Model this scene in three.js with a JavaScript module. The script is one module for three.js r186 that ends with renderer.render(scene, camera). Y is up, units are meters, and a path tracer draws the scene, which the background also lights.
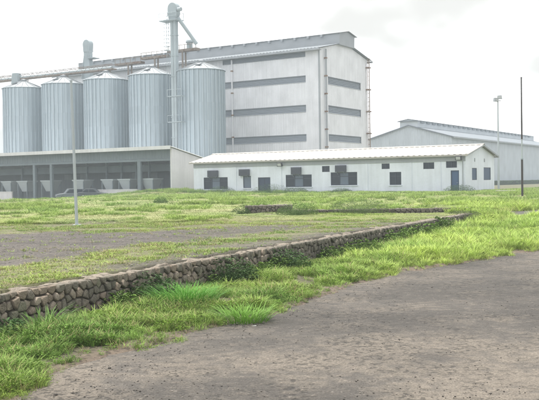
import * as THREE from 'three';
import { mergeGeometries, mergeVertices } from 'three/addons/utils/BufferGeometryUtils.js';

// ------------------------------------------------------------------ camera, sky, sun, exposure
const scene = new THREE.Scene();
const camera = new THREE.PerspectiveCamera(2 * Math.atan(200 / 870) * 180 / Math.PI, 1024 / 760, 0.1, 3000);
const EYE = 1.7;
camera.position.set(0, EYE, 0);
camera.rotation.order = 'YXZ';
camera.rotation.set(-Math.atan(17.1 / 870), 0, -0.0148);
const renderer = new THREE.WebGLRenderer({ antialias: true });
renderer.setSize(1024, 760);
renderer.toneMapping = THREE.LinearToneMapping;
renderer.toneMappingExposure = 2.0;
renderer.shadowMap.enabled = true;

// ---- noise
function rng(seed) { let a = seed >>> 0; return () => { a = (a + 0x6D2B79F5) | 0; let t = Math.imul(a ^ (a >>> 15), 1 | a); t = (t + Math.imul(t ^ (t >>> 7), 61 | t)) ^ t; return ((t ^ (t >>> 14)) >>> 0) / 4294967296; }; }
function h2(x, y, s) { let h = Math.imul(x, 374761393) + Math.imul(y, 668265263) + Math.imul(s, 974634777); h = Math.imul(h ^ (h >>> 13), 1274126177); return ((h ^ (h >>> 16)) >>> 0) / 4294967296; }
function vn(x, y, s = 0) { const xi = Math.floor(x), yi = Math.floor(y); let fx = x - xi, fy = y - yi; fx = fx * fx * (3 - 2 * fx); fy = fy * fy * (3 - 2 * fy); const a = h2(xi, yi, s), b = h2(xi + 1, yi, s), c = h2(xi, yi + 1, s), d = h2(xi + 1, yi + 1, s); return a + (b - a) * fx + (c - a + (a - b - c + d) * fx) * fy; }
function fbm(x, y, o = 4, s = 0) { let v = 0, a = 0.5, n = 0; for (let i = 0; i < o; i++) { v += a * vn(x, y, s + i * 17); n += a; a *= 0.5; x = x * 2.03 + 11.3; y = y * 2.03 + 5.7; } return v / n; }
const clamp = (x, a = 0, b = 1) => Math.min(b, Math.max(a, x));
const sst = (a, b, x) => { const t = clamp((x - a) / (b - a)); return t * t * (3 - 2 * t); };
const lerp = (a, b, t) => a + (b - a) * t;
const toS = (l) => 255 * (l <= 0.0031308 ? 12.92 * l : 1.055 * Math.pow(l, 1 / 2.4) - 0.055);

// ---- sky: thin bright overcast, computed
{
  const W = 1024, H = 512, d = new Float32Array(W * H * 4);
  for (let j = 0; j < H; j++) for (let i = 0; i < W; i++) {
    const th = (j + 0.5) / H * Math.PI - Math.PI / 2, ph = (i + 0.5) / W * 2 * Math.PI;
    const y = Math.sin(th), x = Math.cos(th) * Math.cos(ph), z = Math.cos(th) * Math.sin(ph);
    const k = 1 / (Math.abs(y) + 0.28);
    const n = fbm(-x * k * 1.9 + 40, z * k * 1.9 + 31, 6, 3), m = fbm(-x * k * 5 + 9, z * k * 5 + 77, 5, 9);
    const c = sst(0.38, 0.58, 0.55 * n + 0.45 * m);
    const L = 1.22 - 0.76 * c;
    const p = (j * W + i) * 4;
    d[p] = L * lerp(0.985, 1.0, c); d[p + 1] = L; d[p + 2] = L * lerp(1.03, 0.97, c); d[p + 3] = 1;
    if (y < -0.05) { d[p] = 0.5; d[p + 1] = 0.5; d[p + 2] = 0.48; }
  }
  const t = new THREE.DataTexture(d, W, H, THREE.RGBAFormat, THREE.FloatType);
  t.mapping = THREE.EquirectangularReflectionMapping; t.magFilter = t.minFilter = THREE.LinearFilter; t.needsUpdate = true;
  scene.background = t; scene.environment = t;
}
const sun = new THREE.DirectionalLight(new THREE.Color(1, 0.95, 0.86), 3.0);
sun.position.set(-18, 150, -100); sun.target.position.set(0, 0, -60);
sun.castShadow = true; sun.shadow.radius = 14; sun.shadow.mapSize.set(4096, 4096);
Object.assign(sun.shadow.camera, { left: -140, right: 140, top: 140, bottom: -140, near: 1, far: 500 });
scene.add(sun, sun.target);
scene.fog = new THREE.FogExp2(new THREE.Color(0.82, 0.93, 1.0), 0.0012);

// ------------------------------------------------------------------ helpers
const TH = 32 * Math.PI / 180, UX = Math.cos(TH), UD = -Math.sin(TH);          // site direction: right and nearer
const VX = Math.sin(TH), VD = Math.cos(TH);                                  // site depth direction: right and farther
const used = {};
function numbered(n) { used[n] = (used[n] ?? -1) + 1; return used[n] ? `${n}_${String(used[n]).padStart(3, '0')}` : n; }
function tag(o, label, category, group, kind) { if (label) o.userData.label = label; if (category) o.userData.category = category; if (group) o.userData.group = group; if (kind) o.userData.kind = kind; return o; }
function thing(name, label, category, X, y, D, turn = 0, group) { const o = new THREE.Group(); o.name = numbered(name); o.position.set(X, y, -D); o.rotation.y = turn; scene.add(o); return tag(o, label, category, group); }
function part(parent, name, geos, mat) {
  const list = (Array.isArray(geos) ? geos : [geos]).map((g) => (g.index ? g.toNonIndexed() : g));
  for (const g of list) for (const k of Object.keys(g.attributes)) if (!['position', 'normal', 'uv'].includes(k)) g.deleteAttribute(k);
  const g = list.length > 1 ? mergeGeometries(list) : list[0];
  const m = new THREE.Mesh(g, mat); m.name = parent === scene ? numbered(name) : name; m.castShadow = m.receiveShadow = true; parent.add(m); return m;
}
function bx(x0, x1, y0, y1, z0, z1) {   // box with uv in metres
  const g = new THREE.BoxGeometry(x1 - x0, y1 - y0, z1 - z0); g.translate((x0 + x1) / 2, (y0 + y1) / 2, (z0 + z1) / 2);
  const p = g.attributes.position, n = g.attributes.normal, uv = g.attributes.uv;
  for (let i = 0; i < p.count; i++) { const ax = Math.abs(n.getX(i)), ay = Math.abs(n.getY(i)); uv.setXY(i, ax > 0.5 ? p.getZ(i) : p.getX(i), ay > 0.5 ? p.getZ(i) : p.getY(i)); }
  return g.toNonIndexed();
}
const V = (x, y, z) => new THREE.Vector3(x, y, z);
function rod(a, b, r, seg = 8, r2 = r) { const l = a.distanceTo(b), g = new THREE.CylinderGeometry(r2, r, l, seg); g.applyQuaternion(new THREE.Quaternion().setFromUnitVectors(V(0, 1, 0), b.clone().sub(a).normalize())); g.translate((a.x + b.x) / 2, (a.y + b.y) / 2, (a.z + b.z) / 2); return g.toNonIndexed(); }
function quad(a, b, c, d) { const g = new THREE.BufferGeometry(); g.setAttribute('position', new THREE.Float32BufferAttribute([a, b, c, a, c, d].flatMap((v) => [v.x, v.y, v.z]), 3)); const w = a.distanceTo(b), h = b.distanceTo(c); g.setAttribute('uv', new THREE.Float32BufferAttribute([0, 0, w, 0, w, h, 0, 0, w, h, 0, h], 2)); g.computeVertexNormals(); return g; }
function prism(pts, z0, z1, bevel = 0) { const s = new THREE.Shape(pts.map((p) => new THREE.Vector2(p[0], p[1]))); const g = new THREE.ExtrudeGeometry(s, { depth: z1 - z0 - 2 * bevel, bevelEnabled: bevel > 0, bevelSize: bevel, bevelThickness: bevel, bevelSegments: 2 }); g.translate(0, 0, z0 + bevel); return g; }
// a profiled metal sheet standing in the x-y plane, ribs up and down, facing +z. top(x) may slope
function ribbed(x0, x1, y0, top, pitch = 0.35, depth = 0.045) {
  const P = [], UVs = [], n = Math.max(1, Math.round((x1 - x0) / pitch)), w = (x1 - x0) / n, tf = typeof top === 'function' ? top : () => top;
  for (let i = 0; i < n; i++) {
    const xs = [0, 0.5, 0.6, 0.9, 1].map((k) => x0 + (i + k) * w), zs = [0, 0, depth, depth, 0];
    for (let k = 0; k < 4; k++) {
      const a = xs[k], b = xs[k + 1], za = zs[k], zb = zs[k + 1], ta = tf(a), tb = tf(b);
      P.push(a, y0, za, b, y0, zb, b, tb, zb, a, y0, za, b, tb, zb, a, ta, za);
      UVs.push(a, y0, b, y0, b, tb, a, y0, b, tb, a, ta);
    }
  }
  const g = new THREE.BufferGeometry(); g.setAttribute('position', new THREE.Float32BufferAttribute(P, 3)); g.setAttribute('uv', new THREE.Float32BufferAttribute(UVs, 2)); g.computeVertexNormals(); return g;
}
const rotY = (g, a) => { g.rotateY(a); return g; };
const mv = (g, x, y, z) => { g.translate(x, y, z); return g; };

// ---- textures: fn(u,v in 0..1) -> grey or [r,g,b] linear multipliers
function tex(W, H, fn, color = true, metres = [1, 1], wrap = THREE.RepeatWrapping) {
  const d = new Uint8Array(W * H * 4);
  for (let j = 0; j < H; j++) for (let i = 0; i < W; i++) {
    const v = fn(i / W, j / H), p = (j * W + i) * 4;
    for (let k = 0; k < 3; k++) { const c = Array.isArray(v) ? v[k] : v; d[p + k] = color ? toS(clamp(c)) : 255 * clamp(c); }
    d[p + 3] = 255;
  }
  const t = new THREE.DataTexture(d, W, H); t.wrapS = t.wrapT = wrap; t.magFilter = THREE.LinearFilter; t.minFilter = THREE.LinearMipmapLinearFilter; t.generateMipmaps = true;
  if (color) t.colorSpace = THREE.SRGBColorSpace; t.repeat.set(1 / metres[0], 1 / metres[1]); t.needsUpdate = true; return t;
}
const MIR = THREE.MirroredRepeatWrapping;
const weather = tex(512, 512, (u, v) => { const a = fbm(u * 9, v * 5, 5, 1), s = fbm(u * 60, v * 3, 3, 2), g = fbm(u * 120, v * 120, 2, 3); return 0.78 + 0.2 * a + 0.14 * (s - 0.5) + 0.06 * (g - 0.5); }, true, [14, 9], MIR);
const streaks = tex(512, 512, (u, v) => { const s = fbm(u * 34, v * 1.6, 4, 5), p = h2(Math.floor(u * 24), Math.floor(v * 9), 3), a = fbm(u * 6, v * 6, 4, 8); return 0.66 + 0.3 * s + 0.08 * p + 0.1 * (a - 0.5); }, true, [10, 12], MIR);
const rustish = tex(256, 256, (u, v) => { const a = sst(0.5, 0.72, fbm(u * 9, v * 9, 5, 6)); return [lerp(0.95, 0.62, a), lerp(0.95, 0.42, a), lerp(0.95, 0.3, a)]; }, true, [3, 3], MIR);
const col = (r, g, b) => new THREE.Color().setRGB(r, g, b);
const std = (r, g, b, o = {}) => new THREE.MeshStandardMaterial({ color: col(r, g, b), roughness: 0.8, side: THREE.DoubleSide, ...o });
const M = {
  mill: std(0.86, 0.87, 0.91, { map: weather, roughness: 0.7 }),
  millRoof: std(0.26, 0.29, 0.32, { map: weather, roughness: 0.6 }),
  trim: std(0.38, 0.403, 0.433, { map: weather }),
  louver: std(0.38, 0.42, 0.48, { roughness: 0.6 }),
  louverBack: std(0.36, 0.4, 0.46),
  rusty: std(0.258, 0.167, 0.106, { map: rustish }),
  galv: std(0.40, 0.475, 0.53, { map: streaks, roughness: 0.55, metalness: 0.35 }),
  galvRib: std(0.45, 0.525, 0.58, { map: streaks, roughness: 0.55, metalness: 0.35 }),
  siloRoof: std(0.3, 0.325, 0.35, { map: weather, roughness: 0.55, metalness: 0.2 }),
  steel: std(0.38, 0.44, 0.47, { map: weather, roughness: 0.6, metalness: 0.2 }),
  walkway: std(0.23, 0.19, 0.16, { map: rustish }),
  shedRoof: std(0.8, 0.8, 0.8, { map: weather }),
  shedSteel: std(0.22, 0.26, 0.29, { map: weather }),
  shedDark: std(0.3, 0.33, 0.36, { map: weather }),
  shedWall: std(0.78, 0.76, 0.77, { map: weather }),
  hopper: std(0.5, 0.55, 0.58, { map: weather }),
  plaster: std(0.82, 0.86, 0.95, { map: weather, roughness: 0.9 }),
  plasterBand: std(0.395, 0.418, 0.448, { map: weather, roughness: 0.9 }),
  roofCream: std(0.47, 0.445, 0.405, { map: weather, roughness: 0.75 }),
  frame: std(0.018, 0.026, 0.05, { roughness: 0.55 }),
  doorNavy: std(0.025, 0.042, 0.085, { roughness: 0.6 }),
  doorBlue: std(0.04, 0.085, 0.18, { roughness: 0.6 }),
  shutter: std(0.055, 0.09, 0.17, { roughness: 0.6 }),
  glass: new THREE.MeshPhysicalMaterial({ color: col(0.02, 0.026, 0.04), roughness: 0.2, specularIntensity: 0.5, side: THREE.DoubleSide }),
  glassLight: new THREE.MeshPhysicalMaterial({ color: col(0.12, 0.15, 0.2), roughness: 0.3, specularIntensity: 0.5, side: THREE.DoubleSide }),
  acBody: std(0.055, 0.06, 0.08, { roughness: 0.7 }),
  black: std(0.0228, 0.0228, 0.0266, { roughness: 0.7 }),
  whWall: std(0.58, 0.63, 0.69, { map: weather, roughness: 0.7 }),
  whRoof: std(0.2, 0.23, 0.27, { map: weather, roughness: 0.65 }),
  whTrim: std(0.152, 0.167, 0.198),
  poleGrey: std(0.5, 0.55, 0.57, { map: weather, roughness: 0.6, metalness: 0.3 }),
  poleWood: std(0.06, 0.05, 0.047, { roughness: 0.9 }),
  concrete: std(0.365, 0.35, 0.327, { map: weather, roughness: 0.95 }),
  lens: std(0.456, 0.471, 0.471, { roughness: 0.2 }),
};

// ------------------------------------------------------------------ ground
const W0 = { X: -3.02, D: 9.76 }, WX = 0.4293, WD = 0.9032, NX = -0.9032, ND = 0.4293;   // stone wall line: start, direction, side of the raised yard
const WALL_END = 24.2;
const st = (X, D) => [(X - W0.X) * NX + (D - W0.D) * ND, (X - W0.X) * WX + (D - W0.D) * WD];
const xd = (s, t) => [W0.X + s * NX + t * WX, W0.D + s * ND + t * WD];
const EDGE = [[-2.6, 2], [-2.3, 5], [-1.97, 7.1], [-1.9, 7.9], [-1.6, 8.6], [-1.1, 9.15], [-0.93, 9.9], [-0.6, 10.5], [0.0, 11.2], [0.5, 12.6], [2.5, 16.4], [4.74, 18.7], [6.5, 21.1], [12, 26.5], [40, 46], [160, 120]];
function edgeDist(X, D) {   // metres from the road's edge, positive on the grass
  let best = 1e9, sign = 1;
  for (let i = 0; i < EDGE.length - 1; i++) {
    const [ax, ad] = EDGE[i], [bxx, bd] = EDGE[i + 1], dx = bxx - ax, dd = bd - ad, k = clamp(((X - ax) * dx + (D - ad) * dd) / (dx * dx + dd * dd)), q = Math.hypot(X - ax - k * dx, D - ad - k * dd);
    if (q < best) { best = q; sign = (dx * (D - ad) - dd * (X - ax)) > 0 ? 1 : -1; }
  }
  return best * sign + 0.2 + 0.32 * (fbm(X * 1.3, D * 1.3, 3, 21) - 0.5) + 0.2 * (fbm(X * 4.5, D * 4.5, 3, 22) - 0.5);
}
function yardY(X, D) {
  let y = 0.5;
  y += 0.34 * Math.exp(-((X + 11.5) ** 2 / 40 + (D - 103) ** 2 / 30));
  y -= 0.75 * sst(-13, -30, X) * sst(70, 100, D);
  y += 0.12 * (fbm(X * 0.12, D * 0.12, 3, 31) - 0.5) * sst(15, 35, D) + 0.03 * (fbm(X * 0.9, D * 0.9, 3, 32) - 0.5);
  return y;
}
function groundY(X, D) {
  const [s, t] = st(X, D), e = edgeDist(X, D);
  const base = e < 0 ? -0.07 : lerp(-0.07, 0.03, sst(0, 0.25, e));
  let low = base + 0.05 * sst(0.2, 1.6, e) + 0.36 * sst(24, 36, D) * sst(0, 4, e) + 0.04 * (fbm(X * 1.7, D * 1.7, 3, 33) - 0.5) * sst(0, 0.5, e);
  if (t > WALL_END) { const k = sst(WALL_END, WALL_END + 9, t) * sst(-12, 1, s); low = lerp(low, yardY(X, D), sst(0, 6, e) * sst(WALL_END - 0.5, WALL_END + 6, t)); if (s > -0.3 && k > 0) low = lerp(low, yardY(X, D), sst(WALL_END, WALL_END + 2.5, t)); }
  return s > 0.16 ? (t > WALL_END ? lerp(yardY(X, D), Math.max(low, yardY(X, D) - 0.25), 0) : yardY(X, D)) : low;
}
const lane = (X, D) => sst(0.6, -0.2, Math.abs(D - 32.6 - (X - 9) * 0.22 + 1.6 * (fbm(X * 0.5, D * 0.5, 3, 45) - 0.5)) - 1.5) * sst(7.6, 9.4, X + 2 * (fbm(X, D, 2, 46) - 0.5));   // old paved lane on the right
// dirt share of the raised yard: 1 bare gravel, 0 grass
function dirtShare(X, D) {
  const [s, t] = st(X, D);
  if (s < 0.1) return 0;
  const n = fbm(X * 0.55, D * 0.35, 4, 41) - 0.5, n2 = fbm(X * 2.2, D * 1.4, 3, 42) - 0.5;
  const w = n * 2.4 + n2 * 1.1;
  const a = sst(2.3, 3.2, s + w) * sst(22.9, 21.9, D + n * 2.5 + n2) * sst(0.8, -1.6, X + 0.9 + w * 1.3);          // grey gravel patch on the left
  const b = sst(1.5, 0.7, s + w * 0.7) * sst(1.0, 4.0, t + n * 3) * sst(17, 13, t + n * 4) * 0.75;                   // worn strip behind the wall
  const c = sst(0.2, -0.5, Math.abs(s - 2.9) - 1.1 + w * 1.6) * sst(6, 8.5, t) * sst(16.5, 13.5, t + n * 3) * 0.85;  // bare blotches beyond it
  const f = sst(0.62, 0.72, fbm(X * 0.16, D * 0.1, 4, 44)) * sst(26, 34, D) * 0.5;
  const yard = sst(54, 58, D + n * 5) * sst(80, 75, D + n * 4) * sst(-12, -15, X + n * 6) * 0.9;          // worn yard in front of the shed
  return clamp(Math.max(a, b, c, f, yard));
}
{
  const lines = (list) => { const o = []; for (const [a, b, step] of list) for (let x = a; x < b - 1e-6; x += step) o.push(x); return o; };
  const S = lines([[-700, -100, 60], [-100, -30, 7], [-30, -8, 1], [-8, 0.12, 0.16], [0.12, 0.2, 0.08], [0.2, 8, 0.2], [8, 30, 0.4], [30, 110, 1.6], [110, 900, 60]]);
  const T = lines([[-700, -60, 60], [-60, -8, 4], [-8, 32, 0.2], [32, 60, 0.5], [60, 130, 1.6], [130, 900, 60]]);
  const P = [], C = [], U = [], I = [];
  for (const t of T) for (const s of S) {
    const [X, D] = xd(s, t); P.push(X, groundY(X, D), -D); U.push(X, D);
    const d = dirtShare(X, D), n = fbm(X * 0.5, D * 0.5, 4, 51), m = fbm(X * 3, D * 3, 2, 52);
    const tone = 0.78 + 0.5 * (n - 0.5) + 0.35 * (m - 0.5) + 0.2;
    let r, g, b;
    if (s < 0.1) { const k = sst(0.15, 0.7, edgeDist(X, D)); r = lerp(0.155, 0.115, k); g = lerp(0.118, 0.105, k); b = lerp(0.09, 0.06, k); }
    else { const gr = [0.17, 0.165, 0.085]; const pale = 0.35 * sst(0.45, 0.6, m); const di = [lerp(0.098, 0.15, pale), lerp(0.086, 0.13, pale), lerp(0.077, 0.112, pale)]; r = lerp(gr[0], di[0], d); g = lerp(gr[1], di[1], d); b = lerp(gr[2], di[2], d); }
    const q = lane(X, D); r = lerp(r, 0.125, q); g = lerp(g, 0.118, q); b = lerp(b, 0.112, q);
    C.push(r * tone, g * tone, b * tone);
  }
  const nS = S.length;
  for (let j = 0; j < T.length - 1; j++) for (let i = 0; i < nS - 1; i++) { const a = j * nS + i; I.push(a, a + nS, a + 1, a + 1, a + nS, a + nS + 1); }
  const g = new THREE.BufferGeometry(); g.setAttribute('position', new THREE.Float32BufferAttribute(P, 3)); g.setAttribute('uv', new THREE.Float32BufferAttribute(U, 2)); g.setAttribute('color', new THREE.Float32BufferAttribute(C, 3)); g.setIndex(I); g.computeVertexNormals();
  const soil = (u, v) => { const p = (k) => fbm(u * k, v * k, 3, k); return 0.55 + 0.3 * p(14) + 0.35 * (p(90) - 0.5) + 0.5 * sst(0.74, 0.84, vn(u * 220, v * 220, 4)) - 0.35 * sst(0.7, 0.8, vn(u * 130, v * 130, 5)); };
  const map = tex(1024, 1024, soil, true, [4.3, 4.3], MIR), bump = tex(1024, 1024, soil, false, [4.3, 4.3], MIR);
  const m = new THREE.Mesh(g, new THREE.MeshStandardMaterial({ map, bumpMap: bump, bumpScale: 0.02, vertexColors: true, roughness: 1, side: THREE.DoubleSide })); m.name = 'ground'; m.receiveShadow = m.castShadow = true; m.userData.kind = 'structure'; tag(m, 'weedy raised yard and verge ground of soil and gravel'); scene.add(m);
}
// ---- the worn road in front
{
  const P = [], U = [], I = [], xs = [], ds = [];
  for (let x = -5; x < 14; x += 0.2) xs.push(x); for (let x = 14; x < 200; x += 4) xs.push(x);
  for (let d = -25; d < 4; d += 1) ds.push(d); for (let d = 4; d < 28; d += 0.2) ds.push(d); for (let d = 28; d < 130; d += 3) ds.push(d);
  for (const d of ds) for (const x of xs) { const e = edgeDist(x, d); P.push(x, 0.03 * (fbm(x * 0.5, d * 0.5, 3, 61) - 0.5) + 0.012 * (fbm(x * 2.5, d * 2.5, 2, 62) - 0.5) - 0.2 * sst(0.5, 1.4, e), -d); U.push(x, d); }
  for (let j = 0; j < ds.length - 1; j++) for (let i = 0; i < xs.length - 1; i++) { const a = j * xs.length + i, q = [a, a + 1, a + xs.length, a + xs.length + 1]; if (edgeDist(xs[i], ds[j]) < 1.6) I.push(q[0], q[1], q[2], q[1], q[3], q[2]); }
  const g = new THREE.BufferGeometry(); g.setAttribute('position', new THREE.Float32BufferAttribute(P, 3)); g.setAttribute('uv', new THREE.Float32BufferAttribute(U, 2)); g.setIndex(I); g.computeVertexNormals();
  const N = 2048, SZ = 18, hgt = new Uint8Array(N * N * 4), cmap = new Uint8Array(N * N * 4);
  for (let j = 0; j < N; j++) for (let i = 0; i < N; i++) {
    const x = i / N * SZ, y = j / N * SZ, p = (j * N + i) * 4;
    const big = fbm(x * 0.4, y * 0.4, 4, 71), mid = fbm(x * 2.1, y * 2.1, 4, 72), f0 = vn(x * 12, y * 12, 70), f1 = vn(x * 28, y * 28, 73), f2 = vn(x * 52, y * 52, 74), f3 = h2(i, j, 75);
    const worn = sst(0.38, 0.62, big * 0.55 + mid * 0.3 + f0 * 0.15);                       // brown dust lying over the old bitumen
    const pits = sst(0.57, 0.68, f1 * 0.45 + f2 * 0.35 + mid * 0.2), stones = sst(0.74, 0.86, f2) * sst(0.4, 0.6, f0), grit = f3 - 0.5;
    const cr = Math.abs(fbm(x * 0.9 + 3, y * 0.9, 5, 77) - 0.5), crack = sst(0.004, 0.001, cr) * sst(0.5, 0.6, fbm(x * 0.5, y * 0.5, 2, 78)) * 0.7;
    let L = lerp(0.062, 0.080, worn) * (0.6 + 0.8 * sst(0.25, 0.75, big)) * (0.84 + 0.32 * mid) * (0.88 + 0.24 * f0); L += 0.05 * stones; L *= (1 - 0.55 * pits * sst(0.42, 0.62, mid)) * (1 + 0.9 * grit) * (1 - 0.5 * crack);
    cmap[p] = toS(clamp(L * lerp(1.10, 1.14, worn))); cmap[p + 1] = toS(clamp(L * 0.975)); cmap[p + 2] = toS(clamp(L * lerp(0.86, 0.80, worn))); cmap[p + 3] = 255;
    hgt[p] = hgt[p + 1] = hgt[p + 2] = 255 * clamp(0.45 + 0.4 * (mid - 0.5) + 0.15 * (f0 - 0.5) + 0.25 * stones - 0.2 * pits + 0.14 * grit - 0.3 * crack); hgt[p + 3] = 255;
  }
  const mk = (d, srgb) => { const t = new THREE.DataTexture(d, N, N); t.wrapS = t.wrapT = MIR; t.magFilter = THREE.LinearFilter; t.minFilter = THREE.LinearMipmapLinearFilter; t.generateMipmaps = true; if (srgb) t.colorSpace = THREE.SRGBColorSpace; t.repeat.set(1 / SZ, 1 / SZ); t.offset.set(0.31, 0.12); t.needsUpdate = true; return t; };
  const m = new THREE.Mesh(g, new THREE.MeshStandardMaterial({ map: mk(cmap, true), bumpMap: mk(hgt, false), bumpScale: 0.03, roughness: 0.95, side: THREE.DoubleSide })); m.name = 'road'; m.receiveShadow = m.castShadow = true; m.userData.kind = 'structure'; tag(m, 'worn brown grey road surface with grit and cracks'); scene.add(m);
}

// ------------------------------------------------------------------ buildings
// pixel column on the office front -> metres along it (0 at the right corner, negative to the left); row -> height
const OFF = { X: 18.97, D: 84, Y: 0.45 };
const onFront = (px) => { const r = (px - 269.5) / 870; return -(OFF.X - r * OFF.D) / (UX + (-UD) * r); };
const hy = (px) => 184 - (px - 197) * 0.0148;
const rowY = (px, py, D) => EYE + (hy(px) - py) * D / 870;
const frontY = (px, py) => rowY(px, py, OFF.D - UD * -onFront(px) * 1) ;
// ---- long white office
const office = thing('office_building', 'long low white building with cream roof, blue doors and windows', 'building', OFF.X, OFF.Y, OFF.D, -TH);
{
  const L = 32.7, dep = 8.86, HW = 3.72, rise = 0.98;
  const fY = (px, py) => rowY(px, py, OFF.D + onFront(px) * UD) - OFF.Y;
  // openings [kind, x0, x1, y0, y1 px]
  const ops = [['w3', 204, 228, 177.4, 189.3], ['w1', 243.4, 251.3, 176, 188], ['d', 258.3, 270.6, 177.4, 196], ['w3', 286, 312, 174.7, 187], ['v', 322.4, 330, 166, 172], ['w3', 331, 357.5, 172.2, 185.3], ['v', 382, 390, 163.6, 169], ['w2', 389.8, 401.5, 172, 185], ['v', 423.6, 434.6, 162.4, 169], ['v', 446.4, 457.3, 161.2, 167.8], ['b', 451, 459.3, 170.4, 196]]
    .map(([k, a, b, c, d]) => { const x0 = onFront(a), x1 = onFront(b), m = (a + b) / 2; return { k, x0, x1, y1: fY(m, c), y0: k === 'd' || k === 'b' ? 0.02 : fY(m, d) }; });
  // front wall: solid sheet with real openings
  const shape = new THREE.Shape([[-L, -0.6], [0, -0.6], [0, HW], [-L, HW]].map((p) => new THREE.Vector2(...p)));
  for (const o of ops) shape.holes.push(new THREE.Path([[o.x0, o.y0], [o.x0, o.y1], [o.x1, o.y1], [o.x1, o.y0]].map((p) => new THREE.Vector2(...p))));
  const T = 0.2, fw = new THREE.ExtrudeGeometry(shape, { depth: T, bevelEnabled: false }); fw.translate(0, 0, -T);
  part(office, 'front_wall', fw, M.plaster);
  // gable wall on the right with two openings; local: a runs from the front corner back
  const gops = [[472.3, 477.2, 168, 180], [484, 491, 167.5, 180]].map(([a, b, c, d]) => { const at = (px) => { const r = (px - 269.5) / 870; return (r * OFF.D - OFF.X) / (VX - r * VD); }; const x0 = at(a), x1 = at(b), D = OFF.D + VD * (x0 + x1) / 2; return { x0, x1, y1: rowY((a + b) / 2, c, D) - OFF.Y, y0: rowY((a + b) / 2, d, D) - OFF.Y }; });
  const gs = new THREE.Shape([[T, -0.6], [dep, -0.6], [dep, HW], [dep / 2, HW + rise], [T, HW + 0.04]].map((p) => new THREE.Vector2(...p)));
  for (const o of gops) gs.holes.push(new THREE.Path([[o.x0, o.y0], [o.x0, o.y1], [o.x1, o.y1], [o.x1, o.y0]].map((p) => new THREE.Vector2(...p))));
  const gw = new THREE.ExtrudeGeometry(gs, { depth: T, bevelEnabled: false }); gw.translate(0, 0, -T); gw.rotateY(Math.PI / 2);
  part(office, 'gable_wall', gw, M.plaster);
  const gw2 = prism([[-dep, -0.6], [-T, -0.6], [-T, HW + 0.04], [-dep / 2, HW + rise], [-dep, HW]], 0, T); gw2.rotateY(-Math.PI / 2); gw2.translate(-L + T, 0, 0);
  part(office, 'gable_wall', gw2, M.plaster);
  part(office, 'back_wall', bx(-L + T, -T, -0.6, HW, -dep, -dep + T), M.plaster);
  part(office, 'floor', bx(-L + T, -T, -0.3, 0, -dep + T, -T), M.concrete);
  part(office, 'eave_shade_band', [bx(-L, 0.0, HW - 0.62, HW - 0.02, 0.002, 0.07)], M.plasterBand);  // grey strip along the wall top, colour standing in for the shade under the eaves
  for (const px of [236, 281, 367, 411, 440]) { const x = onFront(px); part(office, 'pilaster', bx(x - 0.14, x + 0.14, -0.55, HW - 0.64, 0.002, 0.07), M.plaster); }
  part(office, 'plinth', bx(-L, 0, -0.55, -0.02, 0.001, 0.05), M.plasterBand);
  // roof: two profiled slopes with overhang, ridge cap, verge boards
  const ov = 0.45, vg = 0.4, k = rise / (dep / 2), RT = HW + 0.1, half = dep / 2 + ov, sl = Math.hypot(half, half * k);
  for (const s of [1, -1]) {
    const g = ribbed(-L - vg, vg, 0, sl, 0.6, 0.035); g.rotateX(-Math.PI / 2 + Math.atan(k)); if (s < 0) { g.rotateY(Math.PI); g.translate(-L, 0, 0); }
    g.translate(0, RT - ov * k, s > 0 ? ov : -dep - ov);
    const r = part(office, 'roof_slope', g, M.roofCream);
    part(r, 'eave_board', bx(-L - vg, vg, RT - ov * k - 0.16, RT - ov * k - 0.005, s > 0 ? ov - 0.04 : -dep - ov + 0.005, s > 0 ? ov - 0.005 : -dep - ov + 0.04), M.roofCream);
  }
  part(office, 'ridge_cap', prism([[-0.3, -0.06], [0, 0.03], [0.3, -0.06], [0.3, -0.02], [0, 0.08], [-0.3, -0.02]], 0, L + 2 * vg).rotateY(-Math.PI / 2).translate(vg, RT + rise + 0.02, -dep / 2), M.roofCream);
  for (const x of [vg - 0.05, -L - vg]) for (const s of [1, -1]) {
    const g = bx(0, 0.05, -0.14, -0.01, 0, Math.hypot(half, half * k)); g.rotateX(Math.atan(k)); if (s < 0) g.rotateY(Math.PI).translate(0.05, 0, 0); g.translate(x, RT + rise, -dep / 2); part(office, 'verge_board', g, M.trim);
  }
  // frames, panes, doors
  function windowPart(o, z, along) {
    const f = 0.07, put = (g) => (along ? g.translate(0, 0, z) : g.rotateY(Math.PI / 2).translate(z, 0, 0));
    const nm = o.k === 'v' ? 'high_window' : 'window', n = { w3: 3, w2: 2, w1: 1, v: 2 }[o.k] ?? 1;
    const bars = [bx(o.x0, o.x1, o.y0, o.y0 + f, -0.05, 0.05), bx(o.x0, o.x1, o.y1 - f, o.y1, -0.05, 0.05), bx(o.x0, o.x0 + f, o.y0 + f, o.y1 - f, -0.05, 0.05), bx(o.x1 - f, o.x1, o.y0 + f, o.y1 - f, -0.05, 0.05)];
    const w = (o.x1 - o.x0) / n;
    for (let i = 1; i < n; i++) bars.push(bx(o.x0 + i * w - 0.04, o.x0 + i * w + 0.04, o.y0 + f, o.y1 - f, -0.045, 0.045));
    if (n > 1 && o.k !== 'v') bars.push(bx(o.x0 + f, o.x1 - f, o.y0 + (o.y1 - o.y0) * 0.66, o.y0 + (o.y1 - o.y0) * 0.66 + 0.06, -0.04, 0.04));
    const win = part(office, nm, bars.map(put), M.frame);
    for (let i = 0; i < n; i++) part(win, 'pane', put(bx(o.x0 + i * w + 0.03, o.x0 + (i + 1) * w - 0.03, o.y0 + 0.03, o.y1 - 0.03, -0.012, -0.004)), (i === 1 && n === 3) || o.k === 'w1' ? M.glassLight : M.glass);
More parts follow.
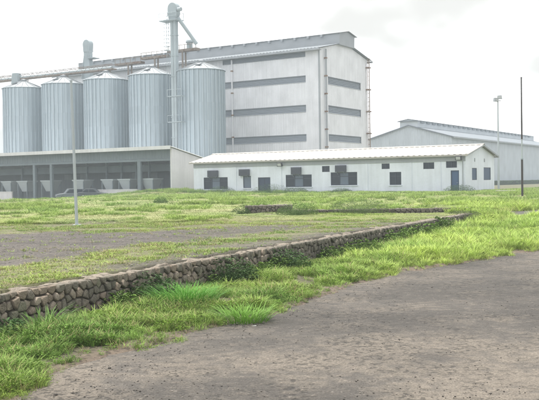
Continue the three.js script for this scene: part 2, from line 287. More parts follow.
    if (o.k !== 'v' && along) part(win, 'sill', bx(o.x0 - 0.08, o.x1 + 0.08, o.y0 - 0.09, o.y0 - 0.004, 0.003, 0.12), M.plaster);
  }
  for (const o of ops) {
    if (o.k === 'd' || o.k === 'b') {
      const d = part(office, 'door', bx(o.x0 + 0.06, o.x1 - 0.06, o.y0, o.y1 - 0.06, -0.16, -0.1), o.k === 'd' ? M.doorNavy : M.doorBlue);
      part(d, 'frame', [bx(o.x0, o.x0 + 0.055, o.y0, o.y1, -0.17, -0.02), bx(o.x1 - 0.055, o.x1, o.y0, o.y1, -0.17, -0.02), bx(o.x0 + 0.055, o.x1 - 0.055, o.y1 - 0.055, o.y1, -0.17, -0.02)], M.frame);
      part(d, 'handle', [rod(V(o.x1 - 0.16, 1.0, -0.1), V(o.x1 - 0.16, 1.0, -0.04), 0.015), bx(o.x1 - 0.28, o.x1 - 0.14, 0.985, 1.015, -0.05, -0.03)], M.steel);
      if (o.k === 'd') part(d, 'meeting_stile', bx((o.x0 + o.x1) / 2 - 0.03, (o.x0 + o.x1) / 2 + 0.03, o.y0, o.y1 - 0.07, -0.099, -0.08), M.frame);
      else for (const [a, b] of [[0.25, 0.9], [1.05, 1.75]]) part(d, 'door_panel', bx(o.x0 + 0.18, o.x1 - 0.18, a, b, -0.099, -0.085), M.doorBlue);
    } else windowPart(o, -0.1, true);
  }
  for (const o of gops) {
    const w = part(office, 'shuttered_window', [[o.x0, o.x1, o.y0, o.y0 + 0.06], [o.x0, o.x1, o.y1 - 0.06, o.y1], [o.x0, o.x0 + 0.06, o.y0 + 0.06, o.y1 - 0.06], [o.x1 - 0.06, o.x1, o.y0 + 0.06, o.y1 - 0.06]].map(([a, b, c, d]) => bx(a, b, c, d, -0.1, -0.03).rotateY(Math.PI / 2)), M.frame);
    part(w, 'shutter', [bx(o.x0 + 0.065, o.x1 - 0.065, o.y0 + 0.065, o.y1 - 0.065, -0.09, -0.07), ...Array.from({ length: 9 }, (_, i) => bx(o.x0 + 0.08, o.x1 - 0.08, 0, 0.03, -0.069, -0.05).translate(0, o.y0 + 0.1 + i * (o.y1 - o.y0 - 0.2) / 9, 0))].map((g) => g.rotateY(Math.PI / 2)), M.shutter);
  }
  part(office, 'downpipe', [rod(V(-0.25, -0.3, 0.12), V(-0.25, HW - 0.1, 0.12), 0.05)], M.trim);
  for (const z of [-2.6, -5.6]) part(office, 'vent_stub', bx(0.003, 0.07, 3.05, 3.4, z - 0.05, z + 0.05), M.trim);
}
// a thing mounted on the office front: local metres along, height, stand-off
const atFront = (x, z) => [OFF.X + x * UX - z * VX, OFF.D + x * UD - z * VD];
[[209.6, 219, 170.7, 177.2, 'window air conditioner above the leftmost three-pane window of the white building'], [241, 250.4, 169.5, 175.8, 'window air conditioner above the single narrow window of the white building'], [293, 302, 167.5, 174.5, 'window air conditioner above the window right of the navy door'], [337, 347, 165.5, 172, 'window air conditioner above the largest window, beside a small high window']].forEach(([a, b, c, d, label]) => {
  const x0 = onFront(a), x1 = onFront(b), m = (a + b) / 2, D = OFF.D + onFront(m) * UD, y1 = rowY(m, c, D), y0 = rowY(m, d, D) + 0.02, w = x1 - x0, h = y1 - y0, [X, DD] = atFront((x0 + x1) / 2, 0.074);
  const t = thing('air_conditioner', label, 'air conditioner', X, y0, DD, -TH, 'air conditioners along the white building');
  part(t, 'casing', prism([[-w / 2, 0], [w / 2, 0], [w / 2, h], [-w / 2, h]], 0, 0.3, 0.02), M.acBody);
  part(t, 'grille', Array.from({ length: 6 }, (_, i) => bx(-w / 2 + 0.08, w / 2 - 0.08, 0.08 + i * (h - 0.16) / 6, 0.08 + i * (h - 0.16) / 6 + 0.03, 0.302, 0.325)), M.acBody);
  for (const s of [-1, 1]) part(t, 'bracket', [bx(s * w * 0.35 - 0.02, s * w * 0.35 + 0.02, -0.05, -0.004, 0, 0.3), rod(V(s * w * 0.35, -0.3, 0.01), V(s * w * 0.35, -0.04, 0.26), 0.015)], M.steel);
});
[[283, 163.5, 'small dark floodlight under the eaves between navy door and middle window'], [464, 156.8, 'small dark floodlight at the right end of the eaves above the blue door']].forEach(([px, py, label]) => {
  const x = Math.min(onFront(px), -0.5), D = OFF.D + x * UD, [X, DD] = atFront(x, 0.074), t = thing('floodlight', label, 'floodlight', X, rowY(px, py, D), DD, -TH);
  part(t, 'arm', [rod(V(0, 0.05, 0), V(0, 0.0, 0.42), 0.03)], M.black);
  part(t, 'housing', prism([[-0.28, -0.2], [0.28, -0.2], [0.24, 0.16], [-0.24, 0.16]], 0.40, 0.66, 0.03).rotateX(0.2), M.black);
  part(t, 'lens', bx(-0.22, 0.22, -0.16, 0.12, 0.661, 0.668).rotateX(0.2), M.lens);
});

// ---- tall mill building behind
const MIL = { X: 7.7, D: 130, Y: 0.3 };
{
  const t = thing('mill_building', 'tall pale metal-clad mill building with grey louvre bands and ridge vent', 'building', MIL.X, MIL.Y, MIL.D, -TH);
  const L = 54, dep = 16.4, HE = 21.4, rise = 1.75, sc = 130 / 870;
  const yAt = (py) => EYE + (182 - py) * sc - MIL.Y;
  // front: louvre bands, right ends 2.3 m from the corner; panels between
  const bands = [[55.5, 49.5], [81, 74.5], [111, 104], [140.5, 133.5]].map(([a, b]) => [yAt(a), yAt(b)]), xR = -2.35, xL = -17.5;
  let y = 0; const strips = [];
  for (const [a, b] of [...bands].reverse()) { strips.push([y, a]); y = b; } strips.push([y, HE]);
  strips.forEach(([a, b]) => part(t, 'wall_panel', ribbed(xL, xR, a, b, 0.42, 0.02), M.mill));
  part(t, 'wall_panel', ribbed(xR, -0.14, 0, HE, 0.42, 0.02), M.mill);
  part(t, 'wall_panel', ribbed(-L, xL, 0, HE, 0.42, 0.02), M.mill);
  const slats = (x0, x1, y0, y1, z, n = 4) => Array.from({ length: n }, (_, i) => { const g = bx(x0, x1, -0.012, 0.012, -0.11, 0.11); g.rotateX(0.75); return g.translate(0, y0 + (i + 0.5) * (y1 - y0) / n, z); });
  bands.forEach(([a, b]) => { const l = part(t, 'louvre_band', bx(xL, xR, a, b, -0.3, -0.25), M.louverBack); part(l, 'slats', slats(xL, xR, a, b, -0.12, 5), M.louver).userData.kind = 'stuff'; part(l, 'frame', [bx(xL, xR, a - 0.04, a + 0.03, -0.1, 0.075), bx(xL, xR, b - 0.03, b + 0.04, -0.1, 0.075)], M.trim); });
  // right gable side: a runs back from the corner
  const gt = (a) => HE + rise * (1 - Math.abs(a - dep / 2) / (dep / 2));
  const gb = [[82.5, 75], [111.6, 104.2], [140.3, 133.5]].map(([a, b]) => [yAt(a), yAt(b)]), a0 = 2.7, a1 = 13.9;
  const side = (g) => g.rotateY(Math.PI / 2);   // x -> -z, z -> x
  y = 0; for (const [a, b] of [...gb].reverse()) { part(t, 'gable_panel', side(ribbed(a0, a1, y, a, 0.42, 0.02)), M.mill); y = b; }
  part(t, 'gable_panel', side(ribbed(a0, a1, y, gt, 0.42, 0.02)), M.mill);
  part(t, 'gable_panel', side(ribbed(0.14, a0, 0, gt, 0.42, 0.02)), M.mill); part(t, 'gable_panel', side(ribbed(a1, dep, 0, gt, 0.42, 0.02)), M.mill);
  gb.forEach(([a, b]) => { const l = part(t, 'louvre_band', side(bx(a0, a1, a, b, -0.3, -0.25)), M.louverBack); part(l, 'slats', slats(a0, a1, a, b, -0.12, 5).map(side), M.louver).userData.kind = 'stuff'; part(l, 'frame', [side(bx(a0, a1, a - 0.04, a + 0.03, -0.1, 0.075)), side(bx(a0, a1, b - 0.03, b + 0.04, -0.1, 0.075))], M.trim); });
  part(t, 'corner_flashing', bx(-0.14, 0.07, 0, HE, -0.14, 0.07), M.trim);
  part(t, 'back_wall', bx(-L, -0.1, 0, HE, -dep, -dep + 0.1), M.mill); const gl = prism([[-dep + 0.1, 0], [-0.05, 0], [-0.05, HE], [-dep / 2, HE + rise], [-dep + 0.1, HE]], 0, 0.1); gl.rotateY(-Math.PI / 2); gl.translate(-L + 0.1, 0, 0); part(t, 'gable_panel', gl, M.mill);
  // roof
  const ov = 0.9, half = dep / 2 + ov, k = rise / (dep / 2), sl = Math.hypot(half, half * k);
  for (const s of [1, -1]) { const g = ribbed(-L - 0.5, 0.55, 0, sl, 0.6, 0.05); g.rotateX(-Math.PI / 2 + Math.atan(k)); if (s < 0) { g.rotateY(Math.PI); g.translate(-L + 0.05, 0, 0); } g.translate(0, HE + 0.12 - ov * k, s > 0 ? ov : -dep - ov); const r = part(t, 'roof_slope', g, M.millRoof); part(r, 'gutter', bx(-L - 0.5, 0.55, HE - ov * k - 0.22, HE - ov * k + 0.08, s > 0 ? ov : -dep - ov - 0.22, s > 0 ? ov + 0.22 : -dep - ov), M.trim); }
  part(t, 'soffit', bx(-L, 0.5, HE - 0.36, HE - 0.3, 0.1, ov - 0.02), M.trim);
  // ridge monitor running the whole length
  const mh = 1.75, mw = 2.6, my = HE + rise - 0.55;
  const mon = part(t, 'ridge_monitor', prism([[-mw, 0], [mw, 0], [mw, mh], [0, mh + 0.5], [-mw, mh]], 0, L + 0.9).rotateY(-Math.PI / 2).translate(0.55, my, -dep / 2), M.trim);
  for (let i = 0; i < 22; i++) part(mon, 'vent_bracket', bx(-L + 1 + i * 2.4, -L + 1.35 + i * 2.4, my + 1.35, my + mh - 0.05, -dep / 2 + mw + 0.002, -dep / 2 + mw + 0.45), M.trim);
  for (const s of [1, -1]) part(mon, 'monitor_roof', quad(V(-L - 0.7, my + mh - 0.02, -dep / 2 + s * (mw + 0.35)), V(0.9, my + mh - 0.02, -dep / 2 + s * (mw + 0.35)), V(0.9, my + mh + 0.56, -dep / 2), V(-L - 0.7, my + mh + 0.56, -dep / 2)), M.millRoof);
  // rain pipes with brackets
  const pipe = (x, z, y0, y1, m, dx, dz, n) => { const p = part(t, 'downpipe', rod(V(x, y0, z), V(x, y1, z), 0.13), m); for (let i = 0; i < n; i++) { const yy = y0 + (i + 0.5) * (y1 - y0) / n; part(p, 'bracket', bx(x - 0.16 - Math.max(0, -dx), x + 0.16 + Math.max(0, dx), yy - 0.1, yy + 0.1, z - 0.16, z + 0.16 + dz), M.rusty); } };
  pipe(0.3, -1.6, 0, HE, M.trim, -0.1, 0, 8);
  pipe(-15.6, 0.25, 0, HE - 0.5, M.mill, 0, 0, 6);
  // rusty ladder frame at the far edge of the gable
  const lad = part(t, 'ladder', [rod(V(0.35, 0, -dep - 0.1), V(0.35, HE + 0.3, -dep - 0.1), 0.09), rod(V(0.35, 0, -dep + 0.5), V(0.35, HE + 0.3, -dep + 0.5), 0.06)], M.rusty);
  for (let i = 0; i < 30; i++) part(lad, 'rung', rod(V(0.35, 0.5 + i * 0.7, -dep - 0.1), V(0.35, 0.5 + i * 0.7, -dep + 0.5), 0.04, 6), M.rusty);
  for (let i = 0; i < 6; i++) part(lad, 'bracket', bx(0.02, 0.6, 2 + i * 3.6, 2.2 + i * 3.6, -dep - 0.3, -dep + 0.6), M.rusty);
}
// ---- warehouse on the right
{
  const t = thing('warehouse', 'long blue-grey warehouse with a raised ridge vent on the right', 'warehouse', 35.7, 0.4, 170, -TH);
  const Wd = 17.7, Len = 85, HE = 9.9, rise = 2.5, gt = (x) => HE + rise * (1 - Math.abs(x + Wd / 2) / (Wd / 2));
  part(t, 'gable_wall', ribbed(-Wd, 0, -1, gt, 0.5, 0.05), M.whWall);
  part(t, 'gable_wall', ribbed(-Wd, 0, -1, gt, 0.5, 0.05).translate(0, 0, -Len), M.whWall);
  part(t, 'side_wall', ribbed(0, Len, -1, HE, 0.5, 0.05).rotateY(Math.PI / 2), M.whWall);
  part(t, 'side_wall', bx(-Wd, -Wd + 0.1, -1, HE, -Len, -0.05), M.whWall);
  const half = Wd / 2 + 0.6, k = rise / (Wd / 2), sl = Math.hypot(half, half * k);
  for (const s of [1, -1]) { const g = ribbed(0, Len + 0.8, 0, sl, 0.7, 0.05); g.rotateX(-Math.PI / 2 + Math.atan(k)); g.rotateY(s * Math.PI / 2); g.translate(s > 0 ? 0.6 : -Wd - 0.6, HE + 0.1 - 0.6 * k, s > 0 ? 0.4 : -Len - 0.4); part(t, 'roof_slope', g, M.whRoof); }
  for (const s of [1, -1]) { const g = bx(0, sl, -0.22, -0.02, 0, 0.06); g.rotateZ(Math.atan(k)); if (s > 0) g.rotateY(Math.PI); g.translate(s > 0 ? 0.6 : -Wd - 0.6, HE + 0.12 - 0.6 * k, 0.42); part(t, 'verge_board', g, M.whTrim); }
  part(t, 'eave_gutter', bx(0.6, 0.8, HE - 0.35, HE - 0.1, -Len, 0.4), M.trim);
  const mw = 1.9, mh = 1.35, my = HE + rise - 0.4;
  const mon = part(t, 'ridge_monitor', prism([[-mw, 0], [mw, 0], [mw, mh], [0, mh + 0.3], [-mw, mh]], 0, Len).translate(-Wd / 2, my, -Len + 0.2), M.whWall);
  part(mon, 'monitor_roof', [quad(V(-Wd / 2 - mw - 0.4, my + mh - 0.05, 0.5), V(-Wd / 2, my + mh + 0.36, 0.5), V(-Wd / 2, my + mh + 0.36, -Len), V(-Wd / 2 - mw - 0.4, my + mh - 0.05, -Len)), quad(V(-Wd / 2 + mw + 0.4, my + mh - 0.05, 0.5), V(-Wd / 2, my + mh + 0.36, 0.5), V(-Wd / 2, my + mh + 0.36, -Len), V(-Wd / 2 + mw + 0.4, my + mh - 0.05, -Len)), bx(-Wd / 2 - mw - 0.4, -Wd / 2 + mw + 0.4, my + mh - 0.2, my + mh - 0.06, 0.35, 0.5)], M.whTrim);
  for (let i = 0; i < 26; i++) part(mon, 'vent_flap', bx(-Wd / 2 + mw + 0.003, -Wd / 2 + mw + 0.3, my + 0.85, my + 1.2, -3.0 - i * 3.1, -1.2 - i * 3.1), M.whRoof);
}
// ---- grain silos
const rowAt = (i, v = 0) => [-9.78 - 9.3 * UX * i + v * VX, 128 - 9.3 * UD * i + v * VD];
const R = 3.4, SH = 18.1;
function silo() {
  const t = thing('grain_silo', '', 'silo', 0, 0, 0, -TH, 'row of grain silos behind the shed');
  const pts = []; for (let i = 0; i <= 60; i++) pts.push(new THREE.Vector2(R + (i % 2 ? 0.035 : 0), i / 60 * SH));
  const g = new THREE.LatheGeometry(pts, 64), uv = g.attributes.uv; for (let i = 0; i < uv.count; i++) uv.setXY(i, uv.getX(i) * 2 * Math.PI * R, uv.getY(i) * SH);
  part(t, 'wall', g, M.galv);
  const ribs = []; for (let i = 0; i < 32; i++) { const b = bx(R + 0.02, R + 0.14, 0, SH - 0.1, -0.09, 0.09); b.rotateY((i + 0.5) / 32 * 2 * Math.PI); ribs.push(b); }
  part(t, 'stiffeners', ribs, M.galvRib).userData.kind = 'stuff';
  const cone = new THREE.LatheGeometry([[R + 0.22, SH - 0.06], [R + 0.22, SH + 0.02], [0.55, SH + 1.25], [0.55, SH + 1.5], [0.62, SH + 1.52], [0, SH + 1.72]].map((p) => new THREE.Vector2(...p)), 40).toNonIndexed(); cone.computeVertexNormals();
  const cu = cone.attributes.uv; for (let i = 0; i < cu.count; i++) cu.setXY(i, cu.getX(i) * 12, cu.getY(i) * 4);
  const c = part(t, 'cone_roof', cone, M.siloRoof);
  const rr = []; for (let i = 0; i < 20; i++) { const a = i / 20 * 2 * Math.PI; rr.push(rod(V(Math.cos(a) * (R + 0.2), SH + 0.05, Math.sin(a) * (R + 0.2)), V(Math.cos(a) * 0.55, SH + 1.28, Math.sin(a) * 0.55), 0.05, 5)); }
  part(c, 'roof_ribs', rr, M.siloRoof).userData.kind = 'stuff';
  const ring = new THREE.TorusGeometry(R + 0.2, 0.06, 6, 48); ring.rotateX(Math.PI / 2); ring.translate(0, SH, 0); part(t, 'eave_ring', ring, M.galvRib);
  part(t, 'inspection_hatch', bx(-0.4, 0.4, -0.03, 0.12, -0.4, 0.4).rotateX(0.36).translate(0.9, SH + 0.8, 1.7), M.siloRoof);
  return t;
}
const silo0 = silo();
['rightmost grain silo, next to the tall mill building, with a ladder stage', 'grain silo just left of the tall bucket elevator', 'middle grain silo of the row of five', 'grain silo second from the left, under the conveyor bridge', 'leftmost grain silo, cut close to the picture edge'].forEach((label, i) => {
  const o = i ? silo0.clone() : silo0; if (i) { o.name = numbered('grain_silo'); scene.add(o); o.userData = { ...silo0.userData }; }
  const [X, D] = rowAt(i); o.position.set(X, 0.1, -D); o.rotation.y = -TH - 0.13 * i; o.userData.label = label;
});
{ // access ladder with stages on the rightmost silo
  const lad = thing('access_ladder', 'caged access ladder with two stages on the rightmost silo', 'ladder', ...(() => { const [X, D] = rowAt(0.12, -R - 0.18); return [X, 0.1, D]; })(), -TH);
  for (const s of [-0.25, 0.25]) part(lad, 'rail', rod(V(s, 0, 0.25), V(s, SH + 0.6, 0.25), 0.03, 6), M.steel);
  for (let i = 0; i < 50; i++) part(lad, 'rung', rod(V(-0.25, 0.4 + i * 0.36, 0.25), V(0.25, 0.4 + i * 0.36, 0.25), 0.018, 5), M.steel);
  for (const y of [10.5, 14.2]) part(lad, 'stage', [bx(-1.6, 0.9, y, y + 0.1, 0.05, 1.0), rod(V(-1.6, y + 1, 1), V(0.9, y + 1, 1), 0.03, 6), ...[-1.6, -0.8, 0, 0.9].map((x) => rod(V(x, y, 1), V(x, y + 1, 1), 0.03, 6))], M.steel);
}
// ---- bucket elevators
function railing(x0, x1, z, y, mat) { return [rod(V(x0, y + 1, z), V(x1, y + 1, z), 0.035, 6), rod(V(x0, y + 0.5, z), V(x1, y + 0.5, z), 0.03, 6), ...[0, 0.5, 1].map((k) => rod(V(lerp(x0, x1, k), y, z), V(lerp(x0, x1, k), y + 1, z), 0.035, 6))]; }
{
  const [X, D] = rowAt(0.36, -1.9), t = thing('bucket_elevator', 'tall grey bucket elevator with rounded head, side platform and slanting spout', 'elevator', X, 0, D, -TH), H = 28.4;
  for (const s of [-0.26, 0.26]) part(t, 'leg_casing', bx(s - 0.23, s + 0.23, 0, H - 2.6, -0.32, 0.32), M.steel);
  const head = new THREE.Shape(); head.moveTo(-0.55, 0); head.lineTo(0.55, 0); head.lineTo(0.78, 0.9); head.lineTo(0.78, 1.7); head.absarc(0, 1.7, 0.78, 0, Math.PI); head.lineTo(-0.78, 0.9);
  const hg = new THREE.ExtrudeGeometry(head, { depth: 0.9, bevelEnabled: true, bevelSize: 0.04, bevelThickness: 0.04, bevelSegments: 1 }); hg.translate(0, H - 2.6, -0.45); part(t, 'head', hg, M.steel);
  for (let i = 0; i < 8; i++) part(t, 'flange', bx(-0.56, 0.56, 2.5 + i * 3, 2.62 + i * 3, -0.38, 0.38), M.steel);
  const p = part(t, 'platform', bx(-2.1, 1.1, H - 2.75, H - 2.62, -0.9, 0.9), M.steel); part(p, 'railing', [...railing(-2.1, 1.1, 0.88, H - 2.62), ...railing(-2.1, 1.1, -0.88, H - 2.62)], M.steel);
  part(t, 'motor', rod(V(0.9, H - 1.2, 0.2), V(1.5, H - 1.2, 0.2), 0.3, 12), M.steel);
  part(t, 'spout', rod(V(0.7, H - 2.3, 0), V(3.0, 22.2, -1.4), 0.27, 12), M.steel);
  const lad = part(t, 'ladder', [rod(V(-1.25, 12, 0.2), V(-1.25, H - 2.6, 0.2), 0.035, 6), rod(V(-0.85, 12, 0.2), V(-0.85, H - 2.6, 0.2), 0.035, 6)], M.steel);
  for (let i = 0; i < 9; i++) { const r = new THREE.TorusGeometry(0.4, 0.035, 5, 14); r.rotateX(Math.PI / 2); r.translate(-1.05, 21.4 + i * 0.55, 0.5); part(lad, 'cage_hoop', r, M.steel); }
}
{
  const [X, D] = rowAt(2.86, 4.5), t = thing('bucket_elevator', 'shorter pale bucket elevator rising behind the silos on the left', 'elevator', X, 0, D, -TH), H = 26;
  part(t, 'leg_casing', bx(-0.62, 0.62, 0, H - 2, -0.4, 0.4), M.steel);
  const head = new THREE.Shape(); head.moveTo(-0.62, 0); head.lineTo(0.62, 0); head.lineTo(0.72, 1.2); head.absarc(0, 1.3, 0.72, 0, Math.PI); head.lineTo(-0.72, 1.2);
  const hg = new THREE.ExtrudeGeometry(head, { depth: 1, bevelEnabled: false }); hg.translate(0, H - 2, -0.5); part(t, 'head', hg, M.steel);
  const p = part(t, 'platform', bx(0.4, 1.9, H - 3.2, H - 3.08, -0.7, 0.7), M.steel); part(p, 'railing', railing(0.4, 1.9, 0.68, H - 3.08), M.steel);
  part(t, 'brace', [rod(V(-1.3, 19.6, 0.2), V(-0.7, H - 2.6, 0.2), 0.12), rod(V(-1.3, 19.6, -0.2), V(-0.7, H - 2.6, -0.2), 0.12)], M.steel);
}
// ---- conveyor bridge over the silo tops
{
  const [X, D] = rowAt(2.0, 0.9), t = thing('conveyor_bridge', 'rusty steel conveyor bridge running over the silo tops', 'conveyor', X, 0.1, D, -TH), L = 34, y = SH + 1.85, h = 0.75;
  part(t, 'deck', bx(-L, 1, y - 0.1, y + 0.12, -0.5, 0.5), M.walkway);
  part(t, 'belt_cover', prism([[-0.35, 0], [0.35, 0], [0.3, 0.25], [0, 0.38], [-0.3, 0.25]], 0, L).rotateY(-Math.PI / 2).translate(0.5, y + 0.15, 0), M.steel);
  for (const z of [-0.5, 0.5]) {
    part(t, 'chord', [bx(-L, 1, y + h, y + h + 0.09, z - 0.04, z + 0.04)], M.walkway);
    const d = []; for (let x = -L, i = 0; x < 1 - 0.9; x += 0.9, i++) d.push(rod(V(x, y + (i % 2 ? h : 0), z), V(x + 0.9, y + (i % 2 ? 0 : h), z), 0.03, 5)); part(t, 'lacing', d, M.walkway).userData.kind = 'stuff';
  }
  for (let i = 0; i < 4; i++) part(t, 'support', [bx(-9.3 * i - 0.5, -9.3 * i - 0.38, y - 1.6, y, 0.3, 0.42), bx(-9.3 * i + 0.38, -9.3 * i + 0.5, y - 1.6, y, 0.3, 0.42)], M.walkway);
  part(t, 'head_box', prism([[-0.9, -1.1], [0.9, -1.1], [0.5, 1.0], [-0.6, 1.0]], -0.5, 0.5).translate(-20.6, y, 0.6), M.steel);
}
{ // walkway from the bridge along the mill roof to the tall elevator
  const [X, D] = rowAt(0.4, 4.4), t = thing('roof_walkway', 'rusty railed walkway between the silos and the mill roof', 'walkway', X, 0, D, -TH), L = 16.5;
  for (let i = 0; i < 3; i++) { const x1 = -i * 5.5, y = 22.3 - i * 0.55 - 0.1, s = part(t, 'section', bx(x1 - 5.5, x1, y, y + 0.35, -0.5, 0.5), M.walkway); part(s, 'railing', [rod(V(x1 - 5.5, y + 1.0, 0.5), V(x1, y + 1.0, 0.5), 0.04, 5), ...Array.from({ length: 6 }, (_, k) => rod(V(x1 - 5.4 + k * 1.07, y, 0.5), V(x1 - 5.4 + k * 1.07, y + 1.0, 0.5), 0.04, 5))], M.walkway); part(s, 'trestle', [rod(V(x1 - 2.7, 0, -0.4), V(x1 - 2.7, y, -0.4), 0.14, 6), rod(V(x1 - 2.7, 0, 0.4), V(x1 - 2.7, y, 0.4), 0.14, 6)], M.walkway); }
  part(t, 'cowl', [rod(V(-1.6, 22.5, 0), V(-1.6, 23.6, 0), 0.45, 12), new THREE.SphereGeometry(0.62, 14, 8, 0, Math.PI * 2, 0, Math.PI / 2).translate(-1.6, 23.5, 0).toNonIndexed()], M.steel);
}
// ---- open shed in front of the silos
const SHED = { X: -11.73, D: 108, Y: -0.25 };
const inShed = (x, z) => [SHED.X + x * UX - z * VX, SHED.D + x * UD - z * VD];
const alongShed = (px) => { const r = (px - 269.5) / 870; return -(SHED.X - r * SHED.D) / (UX - UD * r); };
{
  const t = thing('open_shed', 'long open-fronted grey shed with white roof edge below the silos', 'shed', SHED.X, SHED.Y, SHED.D, -TH), L = 58, dep = 12.0, HF = 6.35, HB = 4.04;
  const k = (HF - HB) / dep;
  const roof = ribbed(-L, 0.25, 0, Math.hypot(dep + 1.5, (dep + 1.5) * k), 0.6, 0.05); roof.rotateX(-Math.PI / 2 - Math.atan(k)); roof.translate(0, HF + 0.1 + 1.1 * k, 1.1); part(t, 'roof', roof, M.shedRoof);
  part(t, 'fascia', bx(-L, 0.3, HF + 1.1 * k - 0.28, HF + 1.1 * k + 0.16, 1.12, 1.22), M.shedRoof);
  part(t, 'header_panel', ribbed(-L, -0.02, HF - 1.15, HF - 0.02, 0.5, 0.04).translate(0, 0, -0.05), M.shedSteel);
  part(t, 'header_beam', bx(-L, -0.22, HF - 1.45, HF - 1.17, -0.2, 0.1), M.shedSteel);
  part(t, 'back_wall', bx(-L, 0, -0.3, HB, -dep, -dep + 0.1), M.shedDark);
  part(t, 'floor', bx(-L, 0, -0.6, -0.02, -dep + 0.12, 0.9), M.concrete);
  const ew = prism([[-dep - 0.2, -0.5], [0.55, -0.5], [0.55, HF + 0.55 * k], [-dep - 0.2, HB - 0.05]], 0, 0.2); ew.rotateY(-Math.PI / 2); part(t, 'end_wall', ew, M.shedWall); part(t, 'end_wall', ew.clone().translate(-L + 0.2, 0, 0), M.shedWall);
  for (const px of [35, 52, 140, 172.3]) { const x = alongShed(px), w = px === 140 ? 0.26 : 0.2; part(t, 'column', [bx(x - w, x + w, -0.3, HF - 1.46, -0.2, 0.12)], M.shedSteel); }
  for (const px of [0.5, 15, 66, 86, 101, 116, 129, 158]) { const x = alongShed(px); part(t, 'inner_post', bx(x - 0.11, x + 0.11, -0.3, 5.4, -4.2, -4.0), M.shedSteel); }
  for (const y of [4.6]) part(t, 'inner_beam', bx(-L, -0.3, y - 0.9, y, -4.6, -4.3), M.shedSteel);
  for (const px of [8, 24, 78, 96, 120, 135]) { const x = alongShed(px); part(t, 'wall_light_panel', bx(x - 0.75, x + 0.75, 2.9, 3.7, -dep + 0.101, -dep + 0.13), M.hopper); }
}
['first loading hopper from the left inside the open shed', 'second loading hopper from the left inside the open shed', 'loading hopper between the two close shed columns', 'loading hopper behind the parked cars in the shed', 'loading hopper left above the long low white wall', 'loading hopper above the middle of the long low white wall', 'loading hopper behind the thick shed column'].forEach((label, i) => {
  const px = [4, 20, 44, 76, 105, 122, 145][i], [X, D] = inShed(alongShed(px), -1.4);
  const t = thing('loading_hopper', label, 'hopper', X, SHED.Y, D, -TH, 'loading hoppers inside the shed'); t.scale.set(1.15, 1.1, 1.1);
  const b = new THREE.CylinderGeometry(1.25, 0.62, 1.25, 4, 1, true).toNonIndexed(); b.computeVertexNormals(); b.rotateY(Math.PI / 4); b.translate(0, 1.75, 0); part(t, 'bin', b, M.hopper);
  part(t, 'rim', [bx(-0.95, 0.95, 2.38, 2.5, 0.84, 0.92), bx(-0.95, 0.95, 2.38, 2.5, -0.92, -0.84), bx(-0.95, -0.87, 2.38, 2.5, -0.83, 0.83), bx(0.87, 0.95, 2.38, 2.5, -0.83, 0.83)], M.hopper);
  for (const x of [-0.8, 0.8]) for (const z of [-0.8, 0.8]) part(t, 'leg', bx(x - 0.05, x + 0.05, 0, 2.37, z - 0.05, z + 0.05), M.shedSteel);
});
[[93, 143, 189.3, 'long low white wall along the front of the open shed'], [-30, 18, 191.5, 'short low white wall at the left edge in front of the shed']].forEach(([a, b, py, label]) => {
  const x0 = alongShed(a), x1 = alongShed(b), [X, D] = inShed(x0, 1.0), top = rowY((a + b) / 2 + (a < 0 ? 15 : 0), py, D + (x1 - x0) / 2 * UD) - SHED.Y, t = thing('parapet_wall', label, 'wall', X, SHED.Y, D, -TH);
  part(t, 'wall', bx(0, x1 - x0, -0.5, top - 0.08, -0.1, 0.1), M.shedWall); part(t, 'coping', bx(-0.04, x1 - x0 + 0.04, top - 0.078, top, -0.14, 0.14), M.shedRoof);
});

// ------------------------------------------------------------------ stone walls
const stoneTex = tex(256, 256, (u, v) => { const a = fbm(u * 10, v * 10, 4, 91), b = vn(u * 70, v * 70, 92); return 0.5 + 0.6 * a + 0.25 * (b - 0.5) - 0.3 * sst(0.6, 0.75, fbm(u * 6 + 3, v * 6, 4, 93)); }, true, [0.7, 0.7], MIR);
const stoneBump = tex(256, 256, (u, v) => 0.6 * fbm(u * 14, v * 14, 4, 94) + 0.4 * vn(u * 60, v * 60, 95), false, [0.7, 0.7], MIR);
const stoneMats = [[0.225, 0.19, 0.15], [0.27, 0.22, 0.172], [0.205, 0.18, 0.145], [0.165, 0.15, 0.12], [0.30, 0.255, 0.205], [0.195, 0.185, 0.135]].map((c) => std(...c, { map: stoneTex, bumpMap: stoneBump, bumpScale: 0.012, roughness: 0.95 }));
const mortar = std(0.09, 0.075, 0.06, { map: stoneTex, roughness: 1 });
const capMat = std(0.25, 0.215, 0.175, { map: stoneTex, bumpMap: stoneBump, bumpScale: 0.02, roughness: 1 });
function clipPoly(poly, nx, ny, c) { const out = []; for (let i = 0; i < poly.length; i++) { const a = poly[i], b = poly[(i + 1) % poly.length], da = a[0] * nx + a[1] * ny - c, db = b[0] * nx + b[1] * ny - c; if (da <= 0) out.push(a); if ((da < 0 && db > 0) || (da > 0 && db < 0)) { const k = da / (da - db); out.push([a[0] + (b[0] - a[0]) * k, a[1] + (b[1] - a[1]) * k]); } } return out; }
